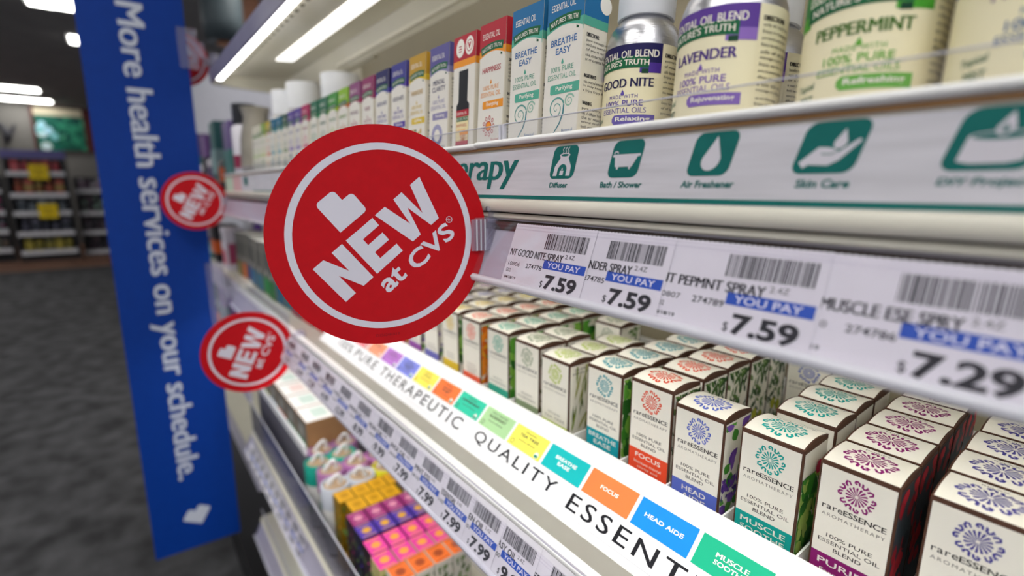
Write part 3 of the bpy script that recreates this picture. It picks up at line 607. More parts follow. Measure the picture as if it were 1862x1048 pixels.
for i in range(1): b.lathe([(.16, 0), (.19, .12), (.17, .4), (.12, .62), (.15, .72)], mat('pouch_foil', (150, 144, 132), .4, .3, noise=.2, scale=20), n=20)
tag(b.build('foil_pouch', loc=(-6.05, 1.25, shz(1.25))), 'grey foil pouch between the black-capped bottle and the cartons', 'pouch')

# ------------------------------------------------------------------ lower shelf, tray and rareESSENCE style cartons
T = thing('shelf', (0, 0, 0), 'white shelf under the display tray of small cartons', 'shelf')
b = MB(); b.box(XL + .05, XR, 1.052, YB, -1.30, -1.222, mat('shelf_metal', (160, 157, 148), .4, noise=.04)); b.box(XL + .05, XR, .997, 1.049, -1.30, -1.195, WHITE, .004); b.build('shelf_board', T)
b = MB(); b.profile([(1.06, -1.30), (1.06, -1.33), (1.075, -1.345), (1.10, -1.345), (1.12, -1.33), (1.12, -1.30)], XL + .3, XR, TUBE2, True); b.build('light_tube', T)
TILT_L = math.radians(25); PL = price_rail(T, XL + .05, XR, .992, -1.204, TILT_L, .205, bead=False, cv=.030)
TRX0, TRX1 = -4.05, 1.35; s46, c46 = math.sin(math.radians(46)), math.cos(math.radians(46))
TF = plane((0, 1.2, -1.173), (1, 0, 0), (0, s46, c46)); ty = lambda v: (1.2 + v * s46, -1.173 + v * c46)
T = thing('display_tray', (0, 0, 0), 'white display tray with sloping lettered front and dividers on the middle shelf', 'display tray')
b = MB(); ya, za = ty(-.069); yb_, zb_ = ty(.223)
b.profile([(ya, -1.2215), (ya, za), (yb_, zb_), (yb_ + .02, zb_), (yb_ + .02, -1.16), (2.55, -1.16), (2.55, -.95), (2.57, -.95), (2.57, -1.2215)], TRX0, TRX1, WHITE)
for x in (TRX0, TRX1 - .02): b.box(x, x + .02, yb_, 2.56, -1.2, zb_, WHITE)
b.build('tray_body', T)
COLS = [  # left x, top z, colour, name lines, one word, count, label phrase, side art
    (.010, -.722, '3b3a8c', 'CALM', 3, 'royal violet', 'night'), (-.220, -.720, '4a4490', 'RELAX', 4, 'indigo', 'night'), (-.456, -.735, '8a1f6c', 'PURIFY', 5, 'magenta', 'berry'),
    (-.680, -.733, '12a096', 'MUSCLE|SOOTHE', 4, 'jade', 'herb'), (-.915, -.736, '5a6cc0', 'HEAD|AIDE', 1, 'periwinkle', 'lavender'), (-1.108, -.702, 'e5502e', 'FOCUS', 5, 'orange red', 'pine'),
    (-1.332, -.712, '1499a4', 'BREATHE|EASE', 4, 'turquoise', 'leaf'), (-1.620, -.750, 'b4c83c', 'TEA TREE', 3, 'lime', 'grass'), (-1.816, -.725, '8a9a78', 'ROSEMARY', 3, 'sage', 'pine'),
    (-2.050, -.718, '3fae94', 'PEPPERMINT', 5, 'mint', 'leaf'), (-2.300, -.712, 'ee6a4c', 'ORANGE|SWEET', 5, 'salmon', 'citrus'), (-2.524, -.708, 'e2c23c', 'LEMON', 5, 'yellow', 'leaf'),
    (-2.755, -.712, '7a78c4', 'LAVENDER', 5, 'lilac', 'lavender'), (-2.985, -.710, 'a05ab0', 'GERANIUM', 5, 'orchid', 'lavender'), (-3.215, -.712, 'd84a5a', 'GRAPEFRUIT', 5, 'coral', 'citrus'), (-3.445, -.712, 'c03048', 'CLOVE', 4, 'cherry', 'berry'), (-3.675, -.712, 'b81c2c', 'CINNAMON', 3, 'scarlet', 'berry')]
divs = [-.002, -.233, -.477, -.704, -.9185, -1.128, -1.385, -1.6265, -1.84, -2.08, -2.320, -2.545, -2.775, -3.005, -3.235, -3.465, -3.695]
for x in divs:
    b = MB(); b.box(x - .003, x + .003, yb_ + .005, 2.54, -1.17, -1.043, WHITE); b.build('divider', T)
# lettered, tile-printed front label
b = MB(); b.rect(TF, TRX0, -.066, TRX1, .185, .0015, mat('tray_print', (240, 240, 242), .4, noise=.01))
b.rect(TF, TRX0, -.0705 + .03, TRX1, -.0700 + .031, .002, ink('c8c8ce'))
segs = [('100%', -3.70, -3.44), ('PURE', -3.375, -3.01), ('THERAPEUTIC', -2.93, -1.96), ('QUALITY', -1.835, -1.272), ('ESSENTIAL', -1.193, -.47), ('OILS', -.38, -.10), ('FOR YOU', .0, .5)]
for t, u0, u1 in segs[:6]: b.text(TF, t, u0, -.021, u1 - u0, .0625, .0025, BLACK, bold=.006, space=1.25)
# the tiles in view, left to right, one pitch apart
names = [('b03a48', 'CINNAMON', 1), ('e88088', 'CLOVE', 1), ('ff9c7a', 'GRAPEFRUIT', 1), ('b878cc', 'GERANIUM', 1), ('8088dc', 'LAVENDER|SPIKE', 1), ('fae45c', 'LEMON', 1), ('ff7a38', 'ORANGE|SWEET', 1), ('2cc4a0', 'PEPPERMINT', 1),
         ('a8d098', 'ROSEMARY', 1), ('faf060', 'TEA TREE', 1), ('00b4b4', 'BREATHE|EASE', 0), ('ff7f42', 'FOCUS', 0), ('0a8ce8', 'HEAD AIDE', 0), ('10b488', 'MUSCLE|SOOTHE', 0), ('8a2a78', 'PURIFY', 0), ('4a4898', 'RELAX', 0), ('3b3a8c', 'CALM', 0)]
for i, (hx, nm, org) in enumerate(names):
    u = -.938 + .2325 * (i - 12); Mt = ink(hx); b.rect(TF, u, .064, u + .217, .163, .003, Mt)
    im = ink('4a4a40') if org else ink('f4f4f2'); ls = nm.split('|')
    if org:
        b.text(TF, 'ORGANIC' if nm != 'ROSEMARY' else 'WILD CRAFTED', u + .108, .140, .075 if nm != 'ROSEMARY' else .12, .0105, .0036, im, al='c')
        for j, l in enumerate(ls): b.text(TF, l, u + .108, .120 - j * .017, min(.15, .0155 * len(l)), .0135, .0036, im, bold=.02, al='c')
        b.text(TF, 'botanica officinalis', u + .108, .100 if len(ls) == 1 else .087, .11, .009, .0036, im, al='c', shear=.2)
        b.ring(TF, u + .026, .083, .009, .012, .0036, im, n=10)
        if nm != 'ROSEMARY': b.disc(TF, u + .190, .082, .014, .0036, ink('f4f4f0')); b.disc(TF, u + .190, .078, .010, .0040, ink('2a8a6a'), ry=.006); b.ring(TF, u + .19, .082, .0115, .013, .004, ink('2a8a6a'))
    else:
        for j, l in enumerate(ls): b.text(TF, l, u + .108, (.108 if len(ls) == 1 else .117) - j * .021, min(.16, .0165 * len(l)), .0145, .0036, im, bold=.025, al='c')
b.build('front_label', T)

def rosette(b, F, u, v, r, h, M, ry=None):
    k = (ry or r) / r
    for i in range(16):
        a = 2 * math.pi * i / 16; c, s_ = math.cos(a), math.sin(a); pts = []
        for t, q in ((.10, .012), (.30, .045), (.50, .075), (.58, .06), (.61, 0.0), (.57, -.05), (.48, -.03), (.30, -.015), (.10, -.012)):
            pts.append((u + r * (c * t - s_ * q), v + r * k * (s_ * t + c * q)))
        b.flat(pts, F, h, M)
    for i in range(12):
        a = 2 * math.pi * i / 12 + .13; c, s_ = math.cos(a), math.sin(a)
        P = lambda t, q: (u + r * (c * t - s_ * q), v + r * k * (s_ * t + c * q))
        if i % 3 == 0: pts = [(.72, -.17), (.90, -.17), (.98, -.08), (.96, .02), (.86, .06), (.80, .0), (.86, -.06)]
        elif i % 3 == 1: pts = [(.70, -.10), (.92, -.12), (.99, -.02), (.90, .10), (.72, .12)]
        else: pts = [(.98, -.14), (.80, -.14), (.72, -.04), (.78, .08), (.90, .10), (.96, .17)]
        b.stroke(F, [P(*q) for q in pts], [r * .08, r * .115, r * .125, r * .125, r * .115, r * .1, r * .06][:len(pts)], h, M)
        if i % 3 == 2: b.disc(F, *P(.88, -.22), r * .045, h, M, 8)
CW, CD = .183, .168
GRN = {'leaf': (['3f8a2c', '62a83c', '88c04a', '2a6a24'], .09, .022, (40, 140)), 'pine': (['3a5a2c', '54743a', '2f4a28', '6a8a48'], .06, .006, (20, 160)), 'grass': (['6a7a2c', '8a9a40', '4a5a20', 'a8a860'], .14, .005, (50, 100)),
       'citrus': (['f09028', 'e8b030', 'd86a20', '6aa030'], .07, .03, (0, 180)), 'lavender': (['3f8a2c', '5aa03c', '6a3fa0', '7a50b0'], .07, .016, (30, 150)), 'herb': (['3f8a2c', '5a9a38', '2a6a28', 'a8c060'], .08, .02, (30, 150)), 'berry': (['a01828', 'c02838', '3a4a50', '203038'], .08, .022, (60, 120)), 'night': (['2a3040', '3a3a50', '202830', '4a4a60'], .07, .02, (30, 150))}
def small_carton(col, name, art, H, blend, seed):
    """returns body and flap builders; origin at the front left bottom corner"""
    b = MB(); b.box(0, CW, 0, CD, 0, H, BROWN, .003); M = ink(col); ed = .006
    F = plane((0, -.0003, H), (1, 0, 0), (0, 0, 1)); S = plane((CW + .0003, 0, H), (0, 1, 0), (0, 0, 1)); Lf = plane((-.0003, CD, H), (0, -1, 0), (0, 0, 1)); Bk = plane((CW, CD + .0003, H), (-1, 0, 0), (0, 0, 1))
    b.rect(F, ed, -H + .003, CW - ed, -.008, .0003, CREAM)
    b.rect(Lf, ed, -H + .003, CD - ed, -.010, .0003, CREAM); b.rect(Bk, ed, -H + .003, CW - ed, -.008, .0003, CREAM)
    rosette(b, F, CW / 2 + .002, -.066, .043, .0007, M, .045)
    cx = CW / 2; dk = ink('33302c'); gy = ink('8a857c')
    b.text(F, 'rare', .018, -.133, .050, .0125, .0007, dk, bold=.004, space=1.1); b.text(F, 'ESSENCE', .070, -.133, .096, .0155, .0007, dk, bold=.012)
    b.text(F, 'AROMATHERAPY', .019, -.154, .147, .0098, .0007, gy, space=1.3)
    ls = name.split('|')
    if blend:
        b.text(F, '100% PURE', cx, -.216, .108, .0115, .0007, dk, al='c'); b.text(F, 'ESSENTIAL OIL', cx, -.235, .145, .0115, .0007, dk, al='c'); b.text(F, 'BLEND', cx, -.254, .066, .0115, .0007, dk, al='c')
        b.rect(F, ed, -H + .003, CW - ed, -.270, .0006, M); wm = ink('f0ede4')
        for j, l in enumerate(ls): b.text(F, l, cx, -.302 - j * .028, min(.145, .0225 * len(l)), .0185, .0010, wm, bold=.012, al='c')
        sub = {'FOCUS': ('Increase mental', 'clarity and'), 'BREATHE|EASE': ('Gentle relief', 'for')}.get(name, ('Essential oil', 'blend'))
        b.text(F, sub[0], cx, -.327 - (len(ls) - 1) * .028, .12, .012, .0010, wm, al='c'); b.text(F, sub[1], cx, -.347 - (len(ls) - 1) * .028, .09, .012, .0010, wm, al='c')
    else:
        b.text(F, 'ORGANIC', cx, -.262, .085, .011, .0007, gy, al='c')
        for j, l in enumerate(ls): b.text(F, l, cx, -.284 - j * .02, min(.14, .0165 * len(l)), .0125, .0007, gy, al='c')
        b.rect(F, ed, -H + .003, CW - ed, -.300 - .012 * (len(ls) - 1), .0006, M)
    # right face: picture panel
    b.rect(S, ed, -H + .003, CD - ed, -.010, .0003, CREAM)
    cols, L, wd, dr = GRN[art]; ms = [ink(c) for c in cols]; dk2 = ink('4a4640')
    if art == 'night': b.rect(S, ed, -H + .003, CD - ed, -.010, .0004, ink('2a2c38'))
    if art == 'berry': b.rect(S, ed, -H + .003, CD - ed, -.010, .0004, ink('39464e'))
    n = 70 if L > .06 else 90
    b.leaves(S, ed, -H + .075, CD - ed, -.016 if art != 'herb' else -.09, n if art not in ('grass', 'berry', 'night', 'lavender') else 26, ms, .0006, L, wd * 1.15, dr, seed)
    if art == 'lavender': b.leaves(S, ed, -.30, CD - ed, -.20, 30, [ink('6a3fa0'), ink('4f2f88')], .0030, .03, .006, (20, 160), seed + 1)
    if art == 'herb': b.disc(S, .11, -.08, .022, .0040, ink('b02848'))
    if art == 'pine': b.disc(S, .06, -.25, .02, .0044, ink('b8b830'), ry=.026); b.disc(S, .11, -.27, .02, .0045, ink('a0a828'), ry=.026)
    if art == 'grass': b.text(S, '100% PURE', .03, -.035, .07, .010, .002, dk2); b.text(S, 'ESSENTIAL OIL', .02, -.052, .1, .010, .002, dk2)
    for j in range(4): b.text(S, 'CONTAINS pure oils blend', .02, -H + .062 - j * .014, .12, .008, .002, dk2)
    # arched lid
    f = MB(); n = 10; bk = .008 if name in ('PURIFY', 'RELAX') else .014; bul = lambda v: bk * math.sin(math.pi * min(max(v / CD, 0), 1) ** .85) + .002
    prof = [(0.001, H)] + [(CD * i / n, H + bul(CD * i / n)) for i in range(n + 1)] + [(CD - .001, H)]
    f.profile(prof, .0005, CW - .0005, BROWN); P = lambda u, v, h=0: Vector((u, v, H + bul(v) + h))
    f.rect(P, .005, .005, CW - .005, CD - .003, .0005, CREAM, 1, 12)
    rosette(f, P, CW / 2, CD * .47, .062, .0010, M, .058); f.text(P, ' '.join(ls), CW / 2, CD - .026, min(.15, .010 * len(name)), .0085, .0010, dk, al='c')
    return b, f
for ci, (x0, zt, col, nm, cnt_, lab, art) in enumerate(COLS):
    H = zt + 1.16; blend = nm in ('CALM', 'RELAX', 'PURIFY', 'MUSCLE|SOOTHE', 'HEAD|AIDE', 'FOCUS', 'BREATHE|EASE')
    bb, ff = small_carton(col, nm, art, H, blend, 40 + ci); first = None; rnd = random.Random(90 + ci)
    ys = [1.435 + i * .1735 for i in range(cnt_)]
    if nm == 'MUSCLE|SOOTHE': ys = [1.435, 1.655, 1.829, 2.003]
    if nm == 'ROSEMARY': ys = [1.435, 1.61, 2.0]
    if nm == 'HEAD|AIDE': ys = [1.435, 2.30]
    if nm == 'FOCUS': ys = [1.435, 1.62, 1.795, 1.97, 2.145]
    for i, y in enumerate(ys):
        loc = (x0 + (rnd.uniform(-.004, .004) if i else 0), y, -1.16)
        l = 'cream boxed oil with %s rosette, %s in its tray column' % (lab, ORD[i] if i == 0 else ORD[i] + ' back')
        if first is None:
            first = thing('oil_box', loc, l, 'oil box', 'cream oil boxes in the display tray'); bb.build('carton', first); ff.build('top_flap', first)
        else: dup(first, loc, l)

# tags on the rail of the low shelf are added with that shelf
# lower rail tags
LT = [(-1.44, 'BREATH EASY OIL', '13727', '9.99'), (-1.636, 'ROSE ESSEN OIL', '245101', '7.99'), (-1.835, 'ROSEMARY ESSENTIAL', '820962', '7.99'), (-2.05, 'PEPPRMNT ESS', '245', '7.99'), (-2.29, 'ORANGE OIL', '244', '7.99'), (-2.55, 'LEMON OIL', '243', '9.99'), (-2.83, 'LAVENDER OIL', '242', '8.99'), (-3.12, 'TEA TREE OIL', '241', '12.99'), (-3.40, 'CLOVE OIL', '240', '4.99'), (-3.68, 'CEDAR OIL', '239', '7.29'), (-3.95, 'MINT OIL', '238', '6.99'), (-4.3, 'ROSE OIL', '237', '7.79')]
for k, (x, nm, cd, pr) in enumerate(LT):
    put_tag(tag_mesh(nm, cd, '245' + str(100 + k), pr, 50 + k), PL, x, k + 1, TILT_L, 'price tag reading %s on the lower rail, %s from the right' % (pr, NTH[k]), 'price tags on the lower rail')
put_tag(tag_mesh('GRAPEFRUIT OIL', '13730', '245120', '9.99', 70), PL, -1.19, 0, TILT_L, 'price tag cut by the bottom picture edge on the lower rail', 'price tags on the lower rail')

# ------------------------------------------------------------------ red disc signs on clips
def basis(x1, y1): return x1, y1
def disc_sign(loc, yaw, rollr, label, R=.327):
    """disc facing +X (turned by yaw); origin at the clip on the rail"""
    T = thing('sign_disc', loc, label, 'sign disc', 'round red shelf signs'); T.rotation_euler = (0, 0, yaw)
    b = MB(); cy = -R - .02; F0 = plane((.012, cy, 0), (0, 1, 0), (0, 0, 1)); c, s_ = math.cos(rollr), math.sin(rollr)
    F = lambda u, v, h=0: F0((u * c - v * s_) * R, (u * s_ + v * c) * R, h)
    n = 96; b.prism([(math.cos(2 * math.pi * i / n), math.sin(2 * math.pi * i / n)) for i in range(n)], F, -.006, 0, RED)
    b.ring(F, 0, 0, .785, .845, .0006, DISCW, 96)
    a = math.radians(40.5); G = lambda u, v, h=0: F(-.371 + u * math.cos(a) - v * math.sin(a), -.566 + u * math.sin(a) + v * math.cos(a), h)
    Hh = .408
    def pl(pts): b.flat(pts, G, .0008, DISCW)
    t = .118; nw = .33   # letter strokes
    pl([(0, 0), (t, 0), (t, Hh), (0, Hh)]); pl([(nw - t, 0), (nw, 0), (nw, Hh), (nw - t, Hh)]); pl([(t, Hh), (t, Hh - .19), (nw - t, 0), (nw - t, .19)])
    e = .374; pl([(e, 0), (e + t, 0), (e + t, Hh), (e, Hh)])
    for v0, q in ((0, .318), ((Hh - .085) / 2, .29), (Hh - .09, .31)): pl([(e + t, v0), (e + q, v0), (e + q, v0 + .088), (e + t, v0 + .088)])
    w0 = .715; ww = .545
    for p in ([(0, Hh), (.118, Hh), (.195, .14), (.205, 0), (.105, 0)], [(.205, 0), (.195, .14), (.222, Hh), (.2725, Hh), (.2725, .27)], [(.340, 0), (.350, .14), (.323, Hh), (.2725, Hh), (.2725, .27)], [(ww, Hh), (ww - .118, Hh), (.350, .14), (.340, 0), (.440, 0)]):
        pl([(w0 + x, y) for x, y in p])
    b.text(G, 'at', .325, -.215, .245, .160, .0008, DISCW, bold=.024); b.text(G, 'CVS', .655, -.240, .53, .175, .0008, DISCW, bold=.022)
    b.ring(G, 1.225, -.078, .026, .032, .0008, DISCW, 20); b.text(G, 'R', 1.225, -.094, None, .030, .0008, DISCW, al='c')
    b.text(F, 'D15624HX19', -.11, -.925, .22, .026, .0006, ink('8a1420'))
    # blocky heart above the letters
    a2 = math.radians(-5); H2 = lambda u, v, h=0: F(-.394 + u * math.cos(a2) - v * math.sin(a2), .058 + u * math.sin(a2) + v * math.cos(a2), h)
    heart(b, H2, .200, .0008, DISCW); b.build('disc', T)
    k = MB(); k.box(-.004, .018, -.062, .035, -.055, .055, CLIP); k.box(.018, .024, -.075, -.0, -.055, .05, CLIP)
    for q in (-.06, -.045, -.03): k.box(.024, .027, q, q + .004, -.055, .05, EDGE)
    k.build('clip', T)
    k = MB(); k.box(-.01, .012, -.0, .06, -.15, .12, CLIP); k.box(-.01, .05, .04, .075, .02, .115, CLIP, .004); k.box(-.012, .014, .055, .06, -.15, .11, EDGE)
    k.tube([(.02, -.02, .085), (.02, .07, .085)], .008, CLIP); k.tube([(.02, -.02, .045), (.02, .07, .045)], .008, CLIP); k.build('bracket', T)
    return T
def heart(b, F, s_, h, M):
    """heart of two square lobes, point at the origin, axis along +v; s_ = lobe width"""
    r = s_ * .19
    def arcp(cx, cy, a0, a1): return [(cx + r * math.cos(math.radians(a0 + (a1 - a0) * i / 5)), cy + r * math.sin(math.radians(a0 + (a1 - a0) * i / 5))) for i in range(6)]
    # diamond axes: p along lower right edge, q along lower left edge
    P = lambda p, q: ((p - q) * .7071, (p + q) * .7071)
    L = s_ * 1.55; W = s_
    def rc(p, q, a0): return [P(p + r * math.cos(math.radians(a0 + 18 * i)), q + r * math.sin(math.radians(a0 + 18 * i))) for i in range(6)]
    pts = [P(0, 0)] + rc(L - r, r, -90) + rc(L - r, W - r, 0) + [P(W, W)] + rc(W - r, L - r, 0) + rc(r, L - r, 90)
    b.flat(pts, F, h, M)
disc_sign((-1.395, .990, -.155), math.radians(-11), math.radians(-1.5), 'large red disc sign with white ring, nearest the camera on the upper rail', .339)
disc_sign((-4.19, 1.0, -1.275), math.radians(-6), math.radians(24), 'red disc sign clipped to the lower rail, below the others')
disc_sign((-6.79, 1.025, -.155), math.radians(0), math.radians(18), 'small-looking red disc sign in front of the blue banner')
T = disc_sign((-7.65, 1.12, 1.55), math.radians(4), 0, 'red disc sign half hidden behind the blue banner top edge')
k = MB(); k.tube([(0, .03, -.03), (.30, -.02, -.14), (.84, -.16, -.27)], .022, BLACKP); k.build('arm', T)

# ------------------------------------------------------------------ blue banner
T = thing('banner', (-7.2, .8, 0), 'tall blue banner with white vertical lettering at the shelf end', 'banner')
bl = mat('banner_blue', (2, 58, 150), .5, noise=.04, scale=60, bump=.03)
lean = lambda z: -.0085 * (z - 2)
FB = lambda u, v, h=0: Vector((h, u + .0 + .010 * v - .02, v))   # u across (+Y), v up
b = MB(); Y0, Y1, ZB0, ZT = -.935, .035, -4.72, 3.2
b.prism([(Y0, ZB0), (Y1, ZB0 - .03), (Y1, ZT), (Y0, ZT)], FB, -.012, 0, bl)
FT = lambda u, v, h=0: FB(-.60 + v, 1.965 - u, h)      # text frame: reads downwards, glyph tops towards the shelf
wt = mat('banner_white', (210, 216, 228), .5, noise=.02)
b.text(FT, 'More health services on your schedule.', 0, -.065, 5.68, .318, .004, wt, bold=.016)
HB = lambda u, v, h=0: FB(-.40 + u * .97 - v * .24, -4.42 + u * .24 + v * .97, h); heart(b, HB, .155, .004, wt); b.build('board', T)
for z, hz in ((1.58, .22), (-1.35, .42)):
    k = MB(); k.box(-.03, .02, -.06, .13, z - hz, z + hz, CLIP); k.box(-.03, .03, .1, .2, z - .08, z + .08, CLIP); k.build('bracket', T)

# ------------------------------------------------------------------ left part of the middle shelf: slim cartons and clutter
GD = ['8a8038', 'd06a28', '3a3070', '2a6a90', '2a7088', '2a8a48', '1f6a30', '1f5a78', '1f6070', '8a3048', 'c82a30', 'c82a30']
for i, c in enumerate(GD):
    x = -7.85 + i * .311; h_ = .60 + .006 * (i % 3)
    wd = .295; b = MB(); b.box(0, wd, 0, .34, 0, h_, mat('slim_grey', (112, 110, 104), .5, noise=.12, scale=30), .004)
    Fr = plane((0, -.001, 0), (1, 0, 0), (0, 0, 1)); Fs = plane((wd + .001, 0, 0), (0, 1, 0), (0, 0, 1)); cm = ink(c)
    b.rect(Fr, .004, .01, wd - .004, h_ * .34, .001, cm); b.rect(Fs, .01, .01, .33, h_ * .34, .001, cm); b.rect(Fs, .01, h_ * .36, .33, h_ - .01, .001, ink('b8b4a8'))
    b.rect(plane((0, 0, h_ + .001), (1, 0, 0), (0, 1, 0)), .004, .004, wd - .004, .336, .0, ink('e8e6e0')); b.rect(Fr, .05, h_ * .5, wd - .05, h_ * .8, .001, ink('55544f')); b.disc(Fr, wd / 2, h_ * .42, .03, .0012, ink('c8c4b8'))
    if c == 'c82a30': b.rect(Fr, .002, .01, wd - .002, h_, .0015, cm); b.rect(Fs, .01, .01, .33, h_ - .01, .0015, cm)
    tag(b.build('slim_carton', loc=(x, 1.20 + .01 * (i % 3), -1.222 if x > -6.8 else -1.2)), 'tall slim grey carton with coloured foot, %s from the left on the middle shelf' % NTH[i], 'carton', 'slim grey cartons on the middle shelf')
T = thing('open_box', (-8.75, 1.48, -1.2), 'white box with raised violet flap at left end of middle shelf', 'open box')
b = MB(); b.box(0, .55, 0, .35, 0, .74, mat('box_white', (232, 232, 236), .5, noise=.04), .01); b.build('carton', T)
b = MB(); b.prism([(0, 0), (.42, 0), (.30, .24), (.10, .24)], lambda u, v, h=0: Vector((.56 + u * 1.6, .02 + h, .50 + v)), 0, .012, ink('6a3aa0')); b.build('flap', T)
T = thing('small_box', (-8.55, 1.12, -1.2), 'small white box with pink print at the left end of the middle shelf', 'box')
b = MB(); b.box(0, .4, 0, .25, 0, .62, ink('dcd4dc'), .01); b.rect(plane((.401, 0, 0), (0, 1, 0), (0, 0, 1)), .03, .1, .22, .4, .001, ink('b04a6a')); b.rect(plane((0, -.001, 0), (1, 0, 0), (0, 0, 1)), .05, .08, .35, .3, .001, ink('c85a70')); b.rect(plane((0, -.001, 0), (1, 0, 0), (0, 0, 1)), .1, .42, .2, .55, .001, BLACK); b.build('carton', T)
T = thing('clear_fence', ((XL - 4.3) / 2, 1.0, -1.195), 'clear acrylic fence along the left part of the lower rail', 'fence', 'clear shelf fences'); hw = 1.2
b = MB(); b.box(-hw, hw, -.004, .004, 0, .14, CLEAR); b.build('panel', T); b = MB(); b.box(-hw, hw, -.004, .004, .14, .146, EDGE); b.build('top_edge', T)

# ------------------------------------------------------------------ bottom shelf: kraft cartons, tubes and little wrapped boxes
ZS = -3.08
T = thing('shelf', (0, 0, 0), 'low shelf holding kraft cartons, paper tubes and little bright boxes', 'shelf')
b = MB(); b.box(XL + .05, XR, .98, YB, ZS - .09, ZS, ENAMEL); b.build('shelf_board', T)
P3 = price_rail(T, XL + .05, XR, .965, ZS - .06, math.radians(25), .2)
for k in range(10):
    put_tag(tag_mesh('DIFFUSER BLEND', '13%03d' % (k * 7), '2461%02d' % k, '%d.99' % (5 + k % 4), 80 + k), P3, -4.6 - .215 * k, k + 1, math.radians(25), 'price tag on the low shelf rail, %s from the right' % NTH[k], 'price tags on the low rail')
T = thing('clear_fence', (-3.4, .992, ZS), 'clear acrylic fence along the low shelf', 'fence', 'clear shelf fences'); hw = 3.3
b = MB(); b.box(-hw, hw, -.004, .004, 0, .40, SMOKE); b.build('panel', T); b = MB(); b.box(-hw, hw, -.004, .004, .40, .41, EDGE); b.build('top_edge', T)
T = thing('display_tray', (-5.63, 1.09, ZS), 'white riser tray under the kraft cartons on the low shelf', 'display tray')
b = MB(); b.box(-1.1, 1.02, 0.01, .95, 0, .57, mat('riser_shade_grey', (96, 94, 104), .5, noise=.1)); b.box(-1.1, 1.02, 0, .95, .57, .60, WHITE); b.box(-1.1, 1.02, 0, .02, .60, .66, WHITE); b.build('tray_body', T)  # dark grey of the body carries the shadow below the white tray
KT = .285
for i, (c1, c2) in enumerate([('2a9a68', '2a9a68'), ('2f9a6a', '5aa880'), ('e05a40', 'e08870'), ('a8b8d0', 'a8b8d8'), ('a8c040', 'c0d070'), ('b8a0c8', 'b090c8')]):
    x = -5.00 - .385 * i if i < 5 else -6.72; wd = .372 if i < 5 else .17
    b = MB(); b.box(0, wd, 0, .66, 0, KT, KRAFT, .006); Ft = plane((0, 0, KT + .001), (1, 0, 0), (0, 1, 0)); b.rect(Ft, .004, .004, wd - .004, .656, 0, ink('eeece6')); b.rect(Ft, .004, .30, wd - .004, .34, .001, ink(c1)); b.rect(Ft, .08, .10, wd - .08, .24, .001, ink('c8d8cc' if i != 2 else 'e8d0c8'))
    Fr = plane((0, -.001, 0), (1, 0, 0), (0, 0, 1)); b.rect(Fr, .01, .01, wd - .01, KT - .012, .0005, ink('6a685e')); b.rect(Fr, .01, .01, wd - .01, .05, .001, ink(c1)); b.rect(Fr, wd * .3, .09, wd * .7, .2, .001, ink('9a968a'))
    tag(b.build('kraft_carton', loc=(x, 1.13, ZS + .60)), 'white-topped kraft carton, %s from the tubes on the low shelf' % NTH[i], 'carton', 'kraft cartons on the low shelf')
# tubes with kraft lids and white ribbon loops
K = 2.45
def paper_tube(col, loc, label, seed):
    h_ = loc[3]; T = thing('paper_tube', loc[:3], label, 'tube', 'paper tubes with ribbon loops'); r = .117; m_ = ink(col)
    b = MB(); b.lathe([(r, .02), (r, h_ * .70)], mat('tube_white', (206, 204, 198), .5, noise=.06), n=28); b.lathe([(r * 1.01, 0), (r * 1.01, .03)], ink('6a4a38'), n=28)
    F = lambda u, v, h=0: Vector(((r + .001 + h) * math.sin(u / r), -(r + .001 + h) * math.cos(u / r), v)); b.leaves(F, -.07, .08, .07, h_ * .55, 14, [ink('6a9a78'), ink('9ab8a0')], .0005, .09, .015, (30, 150), seed); b.build('body', T)
    b = MB(); b.lathe([(r * 1.02, h_ * .70), (r * 1.03, h_ * .71), (r * 1.03, h_ - .004), (r * .98, h_), (r * .84, h_), (r * .82, h_ - .02)], m_, n=32, cap=False); b.lathe([(.001, h_ - .02), (r * .83, h_ - .02)], mat('kraft_lid', (184, 158, 128), .7, noise=.08), n=32, cap=False); b.build('lid', T)
    rnd = random.Random(seed); a = rnd.uniform(-.3, .9); b = MB(); q = []
    for i in range(13):
        t = math.pi * i / 12; q.append((-.02 + .05 * math.sin(t) * math.cos(a) + .055 * (i - 6) / 6 * math.cos(a + 1), .05 * math.sin(t) * math.sin(a) + .05 * (i - 6) / 6 * math.sin(a + 1), h_ - .018 + .105 * math.sin(t)))
    b.tube(q, [.02, .02, .018, .016, .014, .013, .012, .013, .014, .016, .018, .02, .02], mat('ribbon_white', (236, 236, 234), .5, noise=.03), 8); b.build('ribbon', T); return T
tl_ = [(1.591, .466, 'b8bcc4', 'nearest pale grey paper tube with ribbon, beside yellow boxes'), (1.590, .557, 'c0c4cc', 'second pale grey paper tube with ribbon beside yellow boxes'), (1.590, .650, 'd8d020', 'paper tube with bright yellow rim next to the yellow boxes'),
       (1.691, .484, 'a06a98', 'mauve-rimmed paper tube just behind the nearest grey tube'), (1.690, .578, 'b070a8', 'mauve-rimmed paper tube behind the second grey tube'), (1.690, .668, 'a86aa0', 'mauve-rimmed paper tube farthest back beside yellow-rimmed tube'), (1.772, .463, '14907c', 'green-rimmed paper tube at the front of the tube group'), (1.780, .557, '18a088', 'green-rimmed paper tube behind the front green one'),
       (1.855, .500, '9a6a98', 'mauve-rimmed paper tube behind the green front tube'), (1.862, .596, 'a070a0', 'mauve-rimmed paper tube beside the kraft cartons')]
for i, (qx, qy, c, lab) in enumerate(tl_):
    paper_tube(c, (-qx * K, qy * K, ZS, -K - ZS), lab, 30 + i)
